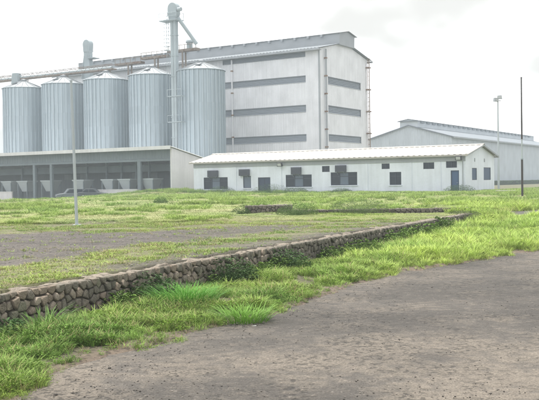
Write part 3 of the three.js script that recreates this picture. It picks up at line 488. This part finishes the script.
function stoneWall(name, label, XA, DA, phi, L, y0, y1, thick, sp, seed, keep, dark) {
  const r = rng(seed), H = y1 - y0, t = thing(name, label, 'wall', XA, y0, DA, phi);
  part(t, 'mortar_core', bx(0.01, L - 0.01, -0.1, H - 0.05, -thick, -0.028), mortar);
  const rows = Math.max(1, Math.round(H / (sp * 0.95))), rh = H / rows, pts = [];
  for (let j = 0; j < rows; j++) for (let x = (j % 2) * sp * 0.5 + sp * 0.3 * r(); x < L; x += sp * (0.55 + 1.1 * r())) pts.push([x, (j + 0.5 + (r() - 0.5) * 0.85) * rh]);
  const rest = [];
  for (const p of pts) {
    let poly = [[p[0] - sp * 1.3, 0], [p[0] + sp * 1.3, 0], [p[0] + sp * 1.3, H], [p[0] - sp * 1.3, H]]; poly = clipPoly(clipPoly(poly, -1, 0, 0), 1, 0, L);
    for (const q of pts) { if (q === p || Math.abs(q[0] - p[0]) > sp * 3) continue; const dx = q[0] - p[0], dy = q[1] - p[1]; poly = clipPoly(poly, dx, dy, ((q[0] ** 2 + q[1] ** 2) - (p[0] ** 2 + p[1] ** 2)) / 2 ); if (poly.length < 3) break; }
    if (poly.length < 3) { r(); r(); continue; }
    // drop points that nearly coincide, then shrink for the joint
    poly = poly.filter((a, i) => Math.hypot(a[0] - poly[(i + 1) % poly.length][0], a[1] - poly[(i + 1) % poly.length][1]) > 0.018); if (poly.length < 3) continue;
    const cx = poly.reduce((s, a) => s + a[0], 0) / poly.length, cy = poly.reduce((s, a) => s + a[1], 0) / poly.length, proud = 0.0 + 0.05 * r(), tip = (r() - 0.5) * 0.22, tilt = (r() - 0.5) * 0.22;
    const n = poly.length, P = [], I = [], ring = (k, z) => poly.forEach((a) => { const dx = a[0] - cx, dy = a[1] - cy, l = Math.hypot(dx, dy), q = Math.max(0.2, (l - 0.0125) / l) * k; P.push(dx * q, dy * q, z + (k < 0.9 ? 1 : 0.6) * (dx * q * tip + dy * q * tilt) + (r() - 0.5) * 0.008); });
    ring(1, -0.06); ring(1, proud - 0.024); ring(0.93, proud - 0.004); ring(0.72, proud); P.push(0, 0, proud + 0.004);
    for (let k = 0; k < 3; k++) for (let i = 0; i < n; i++) { const a = k * n + i, b = k * n + (i + 1) % n; I.push(a, b, b + n, a, b + n, a + n); }
    for (let i = 0; i < n; i++) I.push(3 * n + i, 3 * n + (i + 1) % n, 4 * n);
    const g = new THREE.BufferGeometry(); g.setAttribute('position', new THREE.Float32BufferAttribute(P, 3)); g.setIndex(I); g.computeVertexNormals();
    const uv = []; const ou = r() * 5, ovv = r() * 5; for (let i = 0; i < P.length; i += 3) uv.push(P[i] + ou, P[i + 1] + ovv + P[i + 2]); g.setAttribute('uv', new THREE.Float32BufferAttribute(uv, 2));
    const mi = dark ? 2 + Math.floor(r() * 2) : Math.floor(r() * 6);
    if (keep(cx)) { const m = new THREE.Mesh(g, stoneMats[mi]); m.name = 'stone'; m.position.set(cx, cy, 0); m.castShadow = m.receiveShadow = true; t.add(m); } else { g.translate(cx, cy, 0); rest.push(g); }
  }
  if (rest.length) part(t, 'stones_beyond', rest, stoneMats[3]).userData.kind = 'stuff';
  // uneven crumbling top of mortar and soil
  { const P = [], I = [], U = [], nx = Math.round(L / 0.06), zs = [-0.03, -0.035, -0.07, -0.14, -thick * 0.8, -thick - 0.05]; for (let i = 0; i <= nx; i++) zs.forEach((z, k) => { const x = i / nx * L, n = fbm(x * 3, z * 5, 3, seed + 5) - 0.5, f = fbm(x * 14, z * 14, 2, seed + 6) - 0.5; P.push(x, H + (k === 0 ? -0.05 : k === 5 ? -0.03 : -0.015) + 0.11 * n + 0.06 * f, z + (k < 2 ? 0.04 * (fbm(x * 7, 3, 2, seed + 7) - 0.5) : 0)); U.push(x, z); }); const w = zs.length; for (let i = 0; i < nx; i++) for (let k = 0; k < w - 1; k++) { const a = i * w + k; I.push(a, a + w, a + 1, a + 1, a + w, a + w + 1); } const g = new THREE.BufferGeometry(); g.setAttribute('position', new THREE.Float32BufferAttribute(P, 3)); g.setAttribute('uv', new THREE.Float32BufferAttribute(U, 2)); g.setIndex(I); g.computeVertexNormals(); part(t, 'coping', g, dark ? stoneMats[3] : capMat); }
  return t;
}
const PHI = Math.atan2(WD, WX);
{ const [X, D] = xd(0, -3.5); stoneWall('stone_wall', 'long rubble stone retaining wall running from the left edge along the grass verge', X, D, PHI, WALL_END + 3.5, -0.04, 0.50, 0.32, 0.118, 101, (x) => x > 2.8 && x < 10.6); }
stoneWall('stone_wall', 'low overgrown stone wall across the yard, meeting the long wall at its far corner', 0.9, 32.3, 0.02, 6.6, 0.42, 0.68, 0.3, 0.15, 102, () => true, true);
stoneWall('stone_wall', 'short dark broken stone wall in the yard, left of the overgrown one', -0.95, 33.6, 0.05, 1.85, 0.42, 0.84, 0.5, 0.15, 103, () => true, true);

// ------------------------------------------------------------------ vehicles
const carPaint = (r, g, b) => new THREE.MeshPhysicalMaterial({ color: col(r, g, b), roughness: 0.4, metalness: 0.3, clearcoat: 0.4, clearcoatRoughness: 0.25, side: THREE.DoubleSide });
function car(label, px, back, turn, paint, suv) {
  const [X, D] = inShed(alongShed(px), back), t = thing('parked_car', label, 'car', X, groundY(X, D) + 0.02, D, turn, 'cars parked in front of the shed'); t.scale.setScalar(0.84);
  const h = suv ? 0.95 : 0.82, top = suv ? 1.68 : 1.42;
  part(t, 'body', prism([[-2.15, 0.28], [2.15, 0.3], [2.2, 0.62], [2.1, h - 0.12], [1.05, h + 0.03], [-2.05, h + 0.05], [-2.2, h - 0.15]], -0.86, 0.86, 0.07), paint);
  const cab = suv ? [[-2.0, h], [1.0, h], [0.35, top], [-1.85, top]] : [[-1.7, h], [1.0, h], [0.3, top], [-0.95, top]];
  part(t, 'cabin', prism(cab, -0.74, 0.74, 0.06), paint);
  const inset = (k) => cab.map(([x, y]) => { const cx = -0.55, cy = (h + top) / 2; return [cx + (x - cx) * k, cy + (y - cy) * (k - 0.08)]; });
  for (const s of [1, -1]) { part(t, 'side_window', prism(inset(0.88), s > 0 ? 0.742 : -0.752, s > 0 ? 0.752 : -0.742), M.glass); const post = s > 0 ? 0.753 : -0.765; part(t, 'door_pillar', bx(-0.5, -0.4, h, top - 0.02, post, post + 0.012), paint); }
  const ws = (x0, x1) => quad(V(x0, h + 0.06, -0.66), V(x0, h + 0.06, 0.66), V(x1, top - 0.06, 0.62), V(x1, top - 0.06, -0.62));
  part(t, 'windscreen', ws(1.0, 0.42), M.glass); part(t, 'rear_window', ws(suv ? -2.04 : -1.72, suv ? -1.94 : -1.06), M.glass);
  for (const x of [-1.32, 1.35]) for (const s of [-1, 1]) { const w = part(t, 'wheel', rod(V(x, 0.33, s * 0.68), V(x, 0.33, s * 0.9), 0.33, 20), M.black); part(w, 'rim', rod(V(x, 0.33, s * 0.88), V(x, 0.33, s * 0.915), 0.2, 14), M.hopper); }
  for (const s of [-1, 1]) { part(t, 'headlight', bx(2.06, 2.17, 0.6, 0.76, s * 0.62 - 0.17, s * 0.62 + 0.17), M.lens); part(t, 'tail_light', bx(-2.21, -2.1, 0.62, 0.8, s * 0.66 - 0.13, s * 0.66 + 0.13), std(0.3, 0.03, 0.03)); }
  part(t, 'bumper', bx(2.1, 2.26, 0.3, 0.5, -0.8, 0.8), M.acBody); part(t, 'grille', bx(2.12, 2.2, 0.56, 0.74, -0.4, 0.4), M.black);
}
car('silver high-roofed car parked behind the leaning light pole', 88, 3.2, -TH + Math.PI + 0.95, carPaint(0.15, 0.17, 0.19), true);
car('grey saloon car parked right of the silver car by the low white wall', 106, 2.4, -TH + 0.5, carPaint(0.06, 0.07, 0.085), false);

// ------------------------------------------------------------------ poles and small things
{
  const X = (76.5 - 269.5) / 870 * 26, y = groundY(X, 26), t = thing('light_pole', 'thin pale grey pole leaning in the yard on the left', 'pole', X, y, 26);
  const H = 4.3, lean = 0.022; part(t, 'shaft', rod(V(0, -0.2, 0), V(-lean * H, H, 0), 0.05, 12, 0.036), M.poleGrey);
  part(t, 'base_plate', bx(-0.11, 0.11, 0.0, 0.03, -0.11, 0.11), M.poleGrey); part(t, 'cap', rod(V(-lean * H, H + 0.001, 0), V(-lean * H, H + 0.04, 0), 0.042, 12), M.poleGrey);
}
{
  const D = 96, X = (498.8 - 269.5) / 870 * D, y = groundY(X, D), t = thing('lamp_post', 'tall pale lamp post with two floodlights behind the white building', 'lamp post', X, y, D), H = 1.7 + 81.5 * D / 870 - y;
  part(t, 'shaft', rod(V(0, -0.2, 0), V(0, H - 0.3, 0), 0.13, 12, 0.075), M.poleGrey); part(t, 'crossarm', bx(-0.42, 0.32, H - 0.36, H - 0.28, -0.05, 0.05), M.steel);
  for (const [x, dy, a] of [[-0.32, -0.12, 0.5], [0.2, 0.14, -0.3]]) { const l = part(t, 'floodlight', prism([[-0.24, -0.18], [0.24, -0.18], [0.2, 0.18], [-0.2, 0.18]], -0.02, 0.3, 0.03).rotateY(a).translate(x, H - 0.1 + dy, 0.02), M.trim); part(l, 'lens', bx(-0.18, 0.18, -0.13, 0.13, 0.301, 0.31).rotateY(a).translate(x, H - 0.1 + dy, 0.02), M.lens); }
}
{
  const D = 58, X = (522.4 - 269.5) / 870 * D, y = groundY(X, D), t = thing('utility_pole', 'tall slim dark pole standing alone at the right edge', 'pole', X, y, D), h1 = 1.7 + 20.5 * D / 870 - y, h2_ = 1.7 + 40 * D / 870 - y, h3 = 1.7 + 101 * D / 870 - y;
  part(t, 'post', rod(V(0, -0.3, 0), V(0, h1, 0), 0.075, 10, 0.068), M.poleWood);
  part(t, 'middle_tube', rod(V(0, h1, 0), V(0, h2_, 0), 0.042, 10), M.poleGrey).userData.label = 'pale galvanised middle length of the pole';
  part(t, 'upper_tube', rod(V(0, h2_, 0), V(0, h3, 0), 0.056, 10, 0.045), M.poleWood); part(t, 'cap', rod(V(0, h3, 0), V(0, h3 + 0.05, 0), 0.055, 10), M.poleWood);
  part(t, 'clamp', [rod(V(0, h1 - 0.06, 0), V(0, h1 + 0.02, 0), 0.08, 10)], M.steel);
}
{
  const D = 76, X = (506 - 269.5) / 870 * D, t = thing('concrete_slab', 'pale concrete cover slab lying in the grass by the white gable', 'slab', X, groundY(X, D), D, -0.3);
  part(t, 'slab', prism([[-0.85, 0], [0.85, 0], [0.8, 0.22], [-0.8, 0.22]], -0.6, 0.6, 0.03), M.concrete); part(t, 'kerb', [bx(-0.9, 0.9, -0.1, 0.1, 0.62, 0.75)], M.concrete);
}

// ------------------------------------------------------------------ vegetation
function bladeGeo(n, h, w, spread, bend, seed, seg = 3) {   // one tuft of n curved blades
  const r = rng(seed), P = [], I = [], N = [];
  for (let b = 0; b < n; b++) {
    const a = r() * Math.PI * 2, rad = spread * Math.sqrt(r()), bh = h * (0.55 + 0.6 * r()), bw = w * (0.7 + 0.6 * r()), bd = bend * (0.4 + 1.1 * r()) * bh, f = a + (r() - 0.5) * 1.4;
    const ox = Math.cos(a) * rad, oz = Math.sin(a) * rad, dx = Math.cos(f), dz = Math.sin(f), px = -dz, pz = dx, base = P.length / 3;
    for (let k = 0; k < seg; k++) { const q = k / seg, ww = bw * (1 - 0.55 * q) / 2, cx = ox + dx * bd * q * q, cz = oz + dz * bd * q * q, y = bh * (q - 0.12 * bend * q * q); P.push(cx + px * ww, y, cz + pz * ww, cx - px * ww, y, cz - pz * ww); }
    P.push(ox + dx * bd, bh * (1 - 0.16 * bend), oz + dz * bd);
    for (let k = 0; k < seg - 1; k++) { const q = base + k * 2; I.push(q, q + 1, q + 3, q, q + 3, q + 2); } const q = base + (seg - 1) * 2; I.push(q, q + 1, q + 2);
  }
  const g = new THREE.BufferGeometry(); g.setAttribute('position', new THREE.Float32BufferAttribute(P, 3)); g.setIndex(I); g.computeVertexNormals(); return g;
}
function leafGeo(n, h, len, wid, spread, seed) {   // broad-leaved weed: leaves of 4 triangles set round thin stems
  const r = rng(seed), P = [], I = [];
  for (let b = 0; b < n; b++) {
    const a = r() * Math.PI * 2, rad = spread * Math.sqrt(r()), y = h * (0.15 + 0.85 * r()) * Math.sqrt(1 - 0.85 * (rad / spread) ** 2), l = len * (0.6 + 0.7 * r()), w = wid * (0.6 + 0.7 * r()), f = a + (r() - 0.5) * 1.6, up = (r() - 0.25) * 0.8;
    const ox = Math.cos(a) * rad, oz = Math.sin(a) * rad, dx = Math.cos(f), dz = Math.sin(f), px = -dz, pz = dx, q = P.length / 3;
    P.push(ox, y, oz, ox + dx * l * 0.45 + px * w / 2, y + up * l * 0.45 + 0.01, oz + dz * l * 0.45 + pz * w / 2, ox + dx * l * 0.5, y + up * l * 0.5 - 0.006, oz + dz * l * 0.5, ox + dx * l * 0.45 - px * w / 2, y + up * l * 0.45 + 0.01, oz + dz * l * 0.45 - pz * w / 2, ox + dx * l, y + up * l * 0.7, oz + dz * l);
    I.push(q, q + 1, q + 2, q, q + 2, q + 3, q + 1, q + 4, q + 2, q + 2, q + 4, q + 3);
    const s = P.length / 3; P.push(ox * 0.3 - 0.002, 0, oz * 0.3, ox * 0.3 + 0.002, 0, oz * 0.3, ox, y, oz); I.push(s, s + 1, s + 2);
  }
  const g = new THREE.BufferGeometry(); g.setAttribute('position', new THREE.Float32BufferAttribute(P, 3)); g.setIndex(I); g.computeVertexNormals(); return g;
}
const leafy = (r, g, b, tr = 0.22) => new THREE.MeshPhysicalMaterial({ color: col(r, g, b), roughness: 0.75, transmission: tr, thickness: 0, side: THREE.DoubleSide, specularIntensity: 0.3 });
const white = leafy(1, 1, 1);
function scatter(name, label, category, geo, list, mat = white) {
  const m = new THREE.InstancedMesh(geo, mat, list.length), o = new THREE.Object3D(), c = new THREE.Color();
  list.forEach(([X, y, D, s, sy, rot, R_, G_, B_], i) => { o.position.set(X, y, -D); o.rotation.set(0, rot, 0); o.scale.set(s, sy, s); o.updateMatrix(); m.setMatrixAt(i, o.matrix); m.setColorAt(i, c.setRGB(R_, G_, B_)); });
  m.name = numbered(name); m.castShadow = m.receiveShadow = true; scene.add(m); return tag(m, label, category, null, 'stuff');
}
const inView = (X, D, m = 0.6) => D > 4 && Math.abs(X) < D * 0.345 + m + 0.6;
const G = (r, t, hue) => { // grass colour: hue 0 deep green .. 1 yellow green, t brightness
  const k = t * (0.5 + 1.05 * r()); return [lerp(0.145, 0.325, hue) * k, lerp(0.265, 0.41, hue) * k, lerp(0.06, 0.10, hue) * k]; };
{ // verge
  const r = rng(7), fine = [], weed = [], foot = [], dry = [];
  for (let i = 0; i < 560000; i++) {
    const D = 5 + 34 * Math.pow(r(), 1.35), X = (r() * 2 - 1) * (D * 0.345 + 1.2), a = r(), b = r(), c = r(), rot = r() * 6.283;
    if (!inView(X, D)) continue;
    const [s, t] = st(X, D), e = edgeDist(X, D); if (e < 0.02 || lane(X, D) > 0.15 + 0.8 * c || (s > -0.02 && t < WALL_END) || (s > 1 && t < WALL_END + 6)) continue;
    const lush = sst(-0.5, 3.0, X - (D - 12) * 0.12 + (fbm(X * 0.7, D * 0.7, 3, 111) - 0.5) * 3), clump = fbm(X * 1.3, D * 1.3, 3, 112);
    const fineN = fbm(X * 4.5, D * 4.5, 2, 115), dens = sst(-0.05, 0.85, e + (clump - 0.5) * 0.9) * sst(0.39, 0.62, clump * 0.5 + fineN * 0.5 + lush * 0.2 + 0.04);
    if (a > dens * lerp(0.95, 0.55, sst(10, 26, D))) continue;
    const y = groundY(X, D) - 0.01, sc = lerp(0.35, 1.25, sst(0.25, 0.75, clump * 0.5 + fineN * 0.5)) * lerp(0.65, 1.4, b * b) * lerp(0.45, 1, sst(0, 0.6, e)) * lerp(0.68, 1.0, lush) * (1 + D * 0.012);
    const hue = clamp(lerp(0.45, 0.85, lush) + (fbm(X * 0.9, D * 0.9, 2, 113) - 0.5) * 0.9);
    if (-s < 0.4 && t > -2 && t < WALL_END) { if (c < 0.55 * sst(0.36, 0.55, fbm(t * 0.7, 2, 2, 114))) foot.push([X, y, D, sc * 1.1, sc * lerp(0.8, 1.5, b), rot, ...G(r, 0.6, 0.2)]); else if (c < 0.6) fine.push([X, y, D, sc * 0.7, sc * 0.7, rot, ...G(r, 0.8, hue)]); }
    else if (c < lerp(0.3, 0.05, lush)) weed.push([X, y, D, sc * 1.1, sc, rot, ...G(r, 1.0, hue)]);
    else if (c > lerp(0.84, 0.94, lush)) dry.push([X, y, D, sc * 1.0, sc * 1.3, rot, 0.34 * (0.7 + 0.5 * b), 0.28 * (0.7 + 0.5 * b), 0.15 * (0.7 + 0.5 * b)]);
    else fine.push([X, y, D, sc, sc, rot, ...G(r, lerp(0.95, 1.2, lush), hue)]);
  }
  const fa = [], fb = []; fine.forEach((p, i) => (i % 2 ? fa : fb).push(p));
  scatter('verge_grass', 'lush bright green grass on the verge between road and stone wall', 'grass', bladeGeo(14, 0.19, 0.007, 0.075, 0.85, 11), fa);
  scatter('verge_grass', 'shorter spreading grass mixed into the roadside verge', 'grass', bladeGeo(14, 0.12, 0.0075, 0.085, 1.1, 12), fb);
  scatter('verge_weeds', 'small broad-leaved weeds on the left part of the verge', 'weeds', leafGeo(24, 0.13, 0.034, 0.013, 0.09, 13), weed);
  scatter('wall_foot_weeds', 'dark leafy weeds growing along the foot of the stone wall', 'weeds', leafGeo(18, 0.16, 0.05, 0.03, 0.07, 14), foot);
  scatter('dry_grass', 'dry straw stalks among the verge grass', 'grass', bladeGeo(7, 0.14, 0.006, 0.05, 0.9, 15), dry);
  console.log('verge', fine.length, weed.length, foot.length, dry.length);
}
{ // raised yard
  const r = rng(8), near = [], far = [], tall = [];
  for (let i = 0; i < 420000; i++) {
    const D = 9 + 104 * Math.pow(r(), 1.5), X = (r() * 2 - 1) * (D * 0.345 + 1.2), a = r(), b = r(), rot = r() * 6.283;
    if (!inView(X, D)) continue; const [s, t] = st(X, D); if (s < 0.3 && t < WALL_END) continue; if (s < 0 && D < 36) continue; if (lane(X, D) > 0.3 + 0.6 * b) continue;
    const lx = (X - OFF.X) * UX + (D - OFF.D) * UD, lz = (X - OFF.X) * VX + (D - OFF.D) * VD; if (lx < 0.3 && lx > -33 && lz > -0.1) continue;
    const sx = (X - SHED.X) * UX + (D - SHED.D) * UD, sz = (X - SHED.X) * VX + (D - SHED.D) * VD; if (sx < 0.4 && sz > -1.2) continue;
    const d = dirtShare(X, D), n = fbm(X * 0.35, D * 0.25, 4, 121), n2 = fbm(X * 1.4, D * 1.1, 3, 122);
    if (a > (1 - d * 0.97) * sst(0.3, 0.55, n * 0.5 + n2 * 0.5 + 0.1)) continue;
    const low = D > 27 && D < 33.6 && X > -1.4 && X < 7.6 ? 0.5 : 1, y = groundY(X, D) - 0.01, f = sst(20, 48, D), sc = low * lerp(0.45, 1, n2) * lerp(0.7, 1.25, b), hue = clamp(0.62 + (n - 0.5) * 1.9 + (n2 - 0.5) * 0.5);
    if (D < 27) { if (r() < lerp(0.25, 0.75, sst(0.4, 0.6, n2))) near.push([X, y, D, sc * 1.1, sc * lerp(0.6, 1.5, n2), rot, ...(r() < 0.3 ? [0.3 * (0.6 + 0.6 * b), 0.27 * (0.6 + 0.6 * b), 0.14 * (0.6 + 0.6 * b)] : G(r, 0.9, hue * 0.85))]); }
    else if (n * 0.4 + n2 * 0.6 > 0.60 && b > 0.45 || (lz > -2.6 && lx < 1)) { const k = lz > -2.6 && lx < 1 ? lerp(1.2, 2.6, n2 * sst(-8, -20, lx)) : lerp(0.9, 1.6, n); tall.push([X, y, D, sc * 1.9 * lerp(0.5, 1, f), sc * k * lerp(0.4, 1, f), rot, ...G(r, 0.95, hue * 0.7)]); }
    else far.push([X, y, D, sc * lerp(1.4, 3.0, f), sc * lerp(1.0, 1.5, f), rot, ...(() => { const c = G(r, 1.0, clamp(hue)), q = 0.5 + 0.45 * sst(0.42, 0.6, fbm(X * 0.22, D * 0.3, 3, 123)); const z = 0.75 + 0.5 * b; return [lerp(c[0], 0.36 * z, q), lerp(c[1], 0.37 * z, q), lerp(c[2], 0.19 * z, q)]; })()]);
  }
  scatter('yard_grass', 'short patchy grass on the near part of the raised yard', 'grass', bladeGeo(11, 0.06, 0.008, 0.06, 1.0, 16), near);
  scatter('yard_grass', 'pale yellow-green grass covering the far yard up to the buildings', 'grass', bladeGeo(12, 0.12, 0.011, 0.09, 0.8, 17), far);
  scatter('yard_weeds', 'taller darker green weeds in the yard and along the white building', 'weeds', bladeGeo(14, 0.24, 0.014, 0.1, 0.5, 18), tall);
  console.log('yard', near.length, far.length, tall.length);
}
// ---- single clumps one can point at
function clump(name, label, X, D, geo, mat, cat = 'grass clump') { const m = part(scene, name, geo, mat); m.position.set(X, groundY(X, D) - 0.02, -D); return tag(m, label, cat); }
clump('grass_clump', 'large tall bright green grass clump at the foot of the stone wall', -1.17, 11.75, bladeGeo(800, 0.31, 0.009, 0.42, 1.0, 201, 4), leafy(0.115, 0.30, 0.045, 0.3));
clump('grass_clump', 'bright green grass clump leaning over the road edge', -0.33, 10.75, bladeGeo(560, 0.25, 0.009, 0.3, 1.1, 202, 4), leafy(0.17, 0.33, 0.055, 0.3));
clump('grass_clump', 'spiky long-bladed grass clump below the nearest stones of the wall', -2.56, 9.85, bladeGeo(130, 0.27, 0.016, 0.2, 1.0, 203, 4), leafy(0.11, 0.21, 0.045, 0.4));
clump('leafy_weed', 'dark leafy weed at the left edge below the stone wall', -2.95, 9.45, leafGeo(330, 0.2, 0.07, 0.035, 0.32, 204), leafy(0.05, 0.11, 0.03), 'weed');
clump('leafy_weed', 'dark green creeper climbing the stone wall left of the large grass clump', -1.72, 12.25, leafGeo(700, 0.42, 0.06, 0.045, 0.42, 205), leafy(0.05, 0.10, 0.03), 'weed');
clump('leafy_weed', 'leafy creeper over the wall behind the large grass clump', -0.72, 14.3, leafGeo(800, 0.44, 0.06, 0.045, 0.5, 206), leafy(0.055, 0.11, 0.03), 'weed');
clump('leafy_weed', 'creeper hiding the wall right of the large grass clump', 0.25, 16.25, leafGeo(650, 0.42, 0.06, 0.045, 0.5, 207), leafy(0.055, 0.115, 0.03), 'weed');
clump('shrub', 'round dark bush in the yard in front of the shed end wall', -0.125 * 52, 52, leafGeo(700, 0.5, 0.11, 0.035, 0.4, 208), leafy(0.15, 0.25, 0.075), 'bush');
clump('shrub', 'dark weedy bush on the broken end of the long wall', 6.9, 30.9, leafGeo(1100, 0.36, 0.06, 0.025, 0.7, 209), leafy(0.15, 0.19, 0.09), 'bush');
clump('shrub', 'bushy weeds on the low overgrown wall', 3.3, 32.4, leafGeo(1300, 0.6, 0.07, 0.025, 1.1, 210), leafy(0.18, 0.25, 0.11), 'bush');
clump('shrub', 'tall green weeds at the left end of the overgrown wall', 1.0, 31.6, leafGeo(1000, 0.46, 0.07, 0.025, 0.75, 211), leafy(0.13, 0.21, 0.07), 'bush');
clump('shrub', 'dark plant beside the short broken wall', -1.1, 33.2, leafGeo(450, 0.3, 0.06, 0.03, 0.35, 212), leafy(0.09, 0.16, 0.05), 'bush');
[[226, 1.0, 'bush below the leftmost window of the white building'], [276, 1.4, 'bush right of the navy door'], [300, 0.9, 'bush below the middle window of the white building'], [346, 0.7, 'low bush below the largest window of the white building'], [463, 1.0, 'sparse bush at the right corner of the white building']].forEach(([px, s, label], i) => { const [X, D] = atFront(onFront(px), 0.9); const m = clump('shrub', label, X, D, leafGeo(1100, 0.85 * s, 0.16, 0.06, 1.5 * s, 220 + i), leafy(0.12, 0.21, 0.075), 'bush'); m.userData.group = 'bushes along the white building'; });
{ // dark low hedge line at the warehouse foot
  const r = rng(9), list = []; for (let i = 0; i < 2500; i++) { const a = 20 + r() * 62, X = 35.7 + a * VX + 1.3 * UX + r(), D = 170 + a * VD + 1.3 * UD + (r() - 0.5); list.push([X, groundY(X, D), D, 3 + 2 * r(), 3 + 3 * r(), r() * 6.28, ...G(r, 0.6, 0.2)]); }
  scatter('hedge_strip', 'dark green strip of undergrowth along the foot of the warehouse', 'undergrowth', leafGeo(14, 0.2, 0.07, 0.04, 0.1, 231), list);
}
// ---- loose stones on the road and at its edge
{
  const r = rng(10), list = [], g0 = new THREE.IcosahedronGeometry(0.5, 0), p = g0.attributes.position; g0.scale(1, 0.6, 0.85);
  const g = mergeVertices(g0); g.computeVertexNormals();
  for (let i = 0; i < 46000; i++) { const D = 5.5 + 22 * Math.pow(r(), 1.6), X = (r() * 2 - 1) * (D * 0.345 + 0.8), a = r(), b = r(), e = edgeDist(X, D); const k = e < 0.2 ? 0.12 + 0.75 * Math.exp(-((e + 0.05) ** 2) / 0.12) + 0.35 * sst(0.5, 0.7, fbm(X, D, 3, 131)) : 0; if (a > k || !inView(X, D)) continue; const s = 0.005 + 0.017 * b * b * b + (b > 0.998 ? 0.02 : 0), c = r() < 0.5 ? 0.035 + 0.04 * r() : 0.07 + 0.14 * r(); list.push([X, (e > 0 ? groundY(X, D) : Math.max(0.03 * (fbm(X * 0.5, D * 0.5, 3, 61) - 0.5) + 0.012 * (fbm(X * 2.5, D * 2.5, 2, 62) - 0.5), groundY(X, D))) + s * 0.15, D, s, s, r() * 6.28, c * 1.08, c * 0.97, c * 0.85]); }
  scatter('gravel', 'loose stones and grit lying on the road and along its edge', 'gravel', g, list, new THREE.MeshStandardMaterial({ color: 0xffffff, roughness: 0.95 }));
  const list2 = []; for (let i = 0; i < 30000; i++) { const D = 10 + 18 * r(), X = (r() * 2 - 1) * (D * 0.345 + 0.8), a = r(), b = r(); if (!inView(X, D) || st(X, D)[0] < 0.3 || a > dirtShare(X, D) * 0.7) continue; const s = 0.01 + 0.04 * b * b * b, c = 0.07 + 0.15 * r(); list2.push([X, groundY(X, D), D, s, s, r() * 6.28, c * 1.04, c * 0.97, c * 0.9]); }
  scatter('gravel', 'gravel scattered over the bare patch of the raised yard', 'gravel', g, list2, new THREE.MeshStandardMaterial({ color: 0xffffff, roughness: 0.95 }));
  console.log('stones', list.length, list2.length);
}
{ const t = part(scene, 'plastic_pipe', [rod(V(-0.09, 0.03, 0), V(0.09, 0.045, 0.02), 0.011, 8)], std(0.6, 0.62, 0.62)); const X = -0.27, D = 10.35; t.position.set(X, groundY(X, D) + 0.02, -D); tag(t, 'short whitish pipe lying at the grass edge by the road', 'pipe'); }

renderer.render(scene, camera);
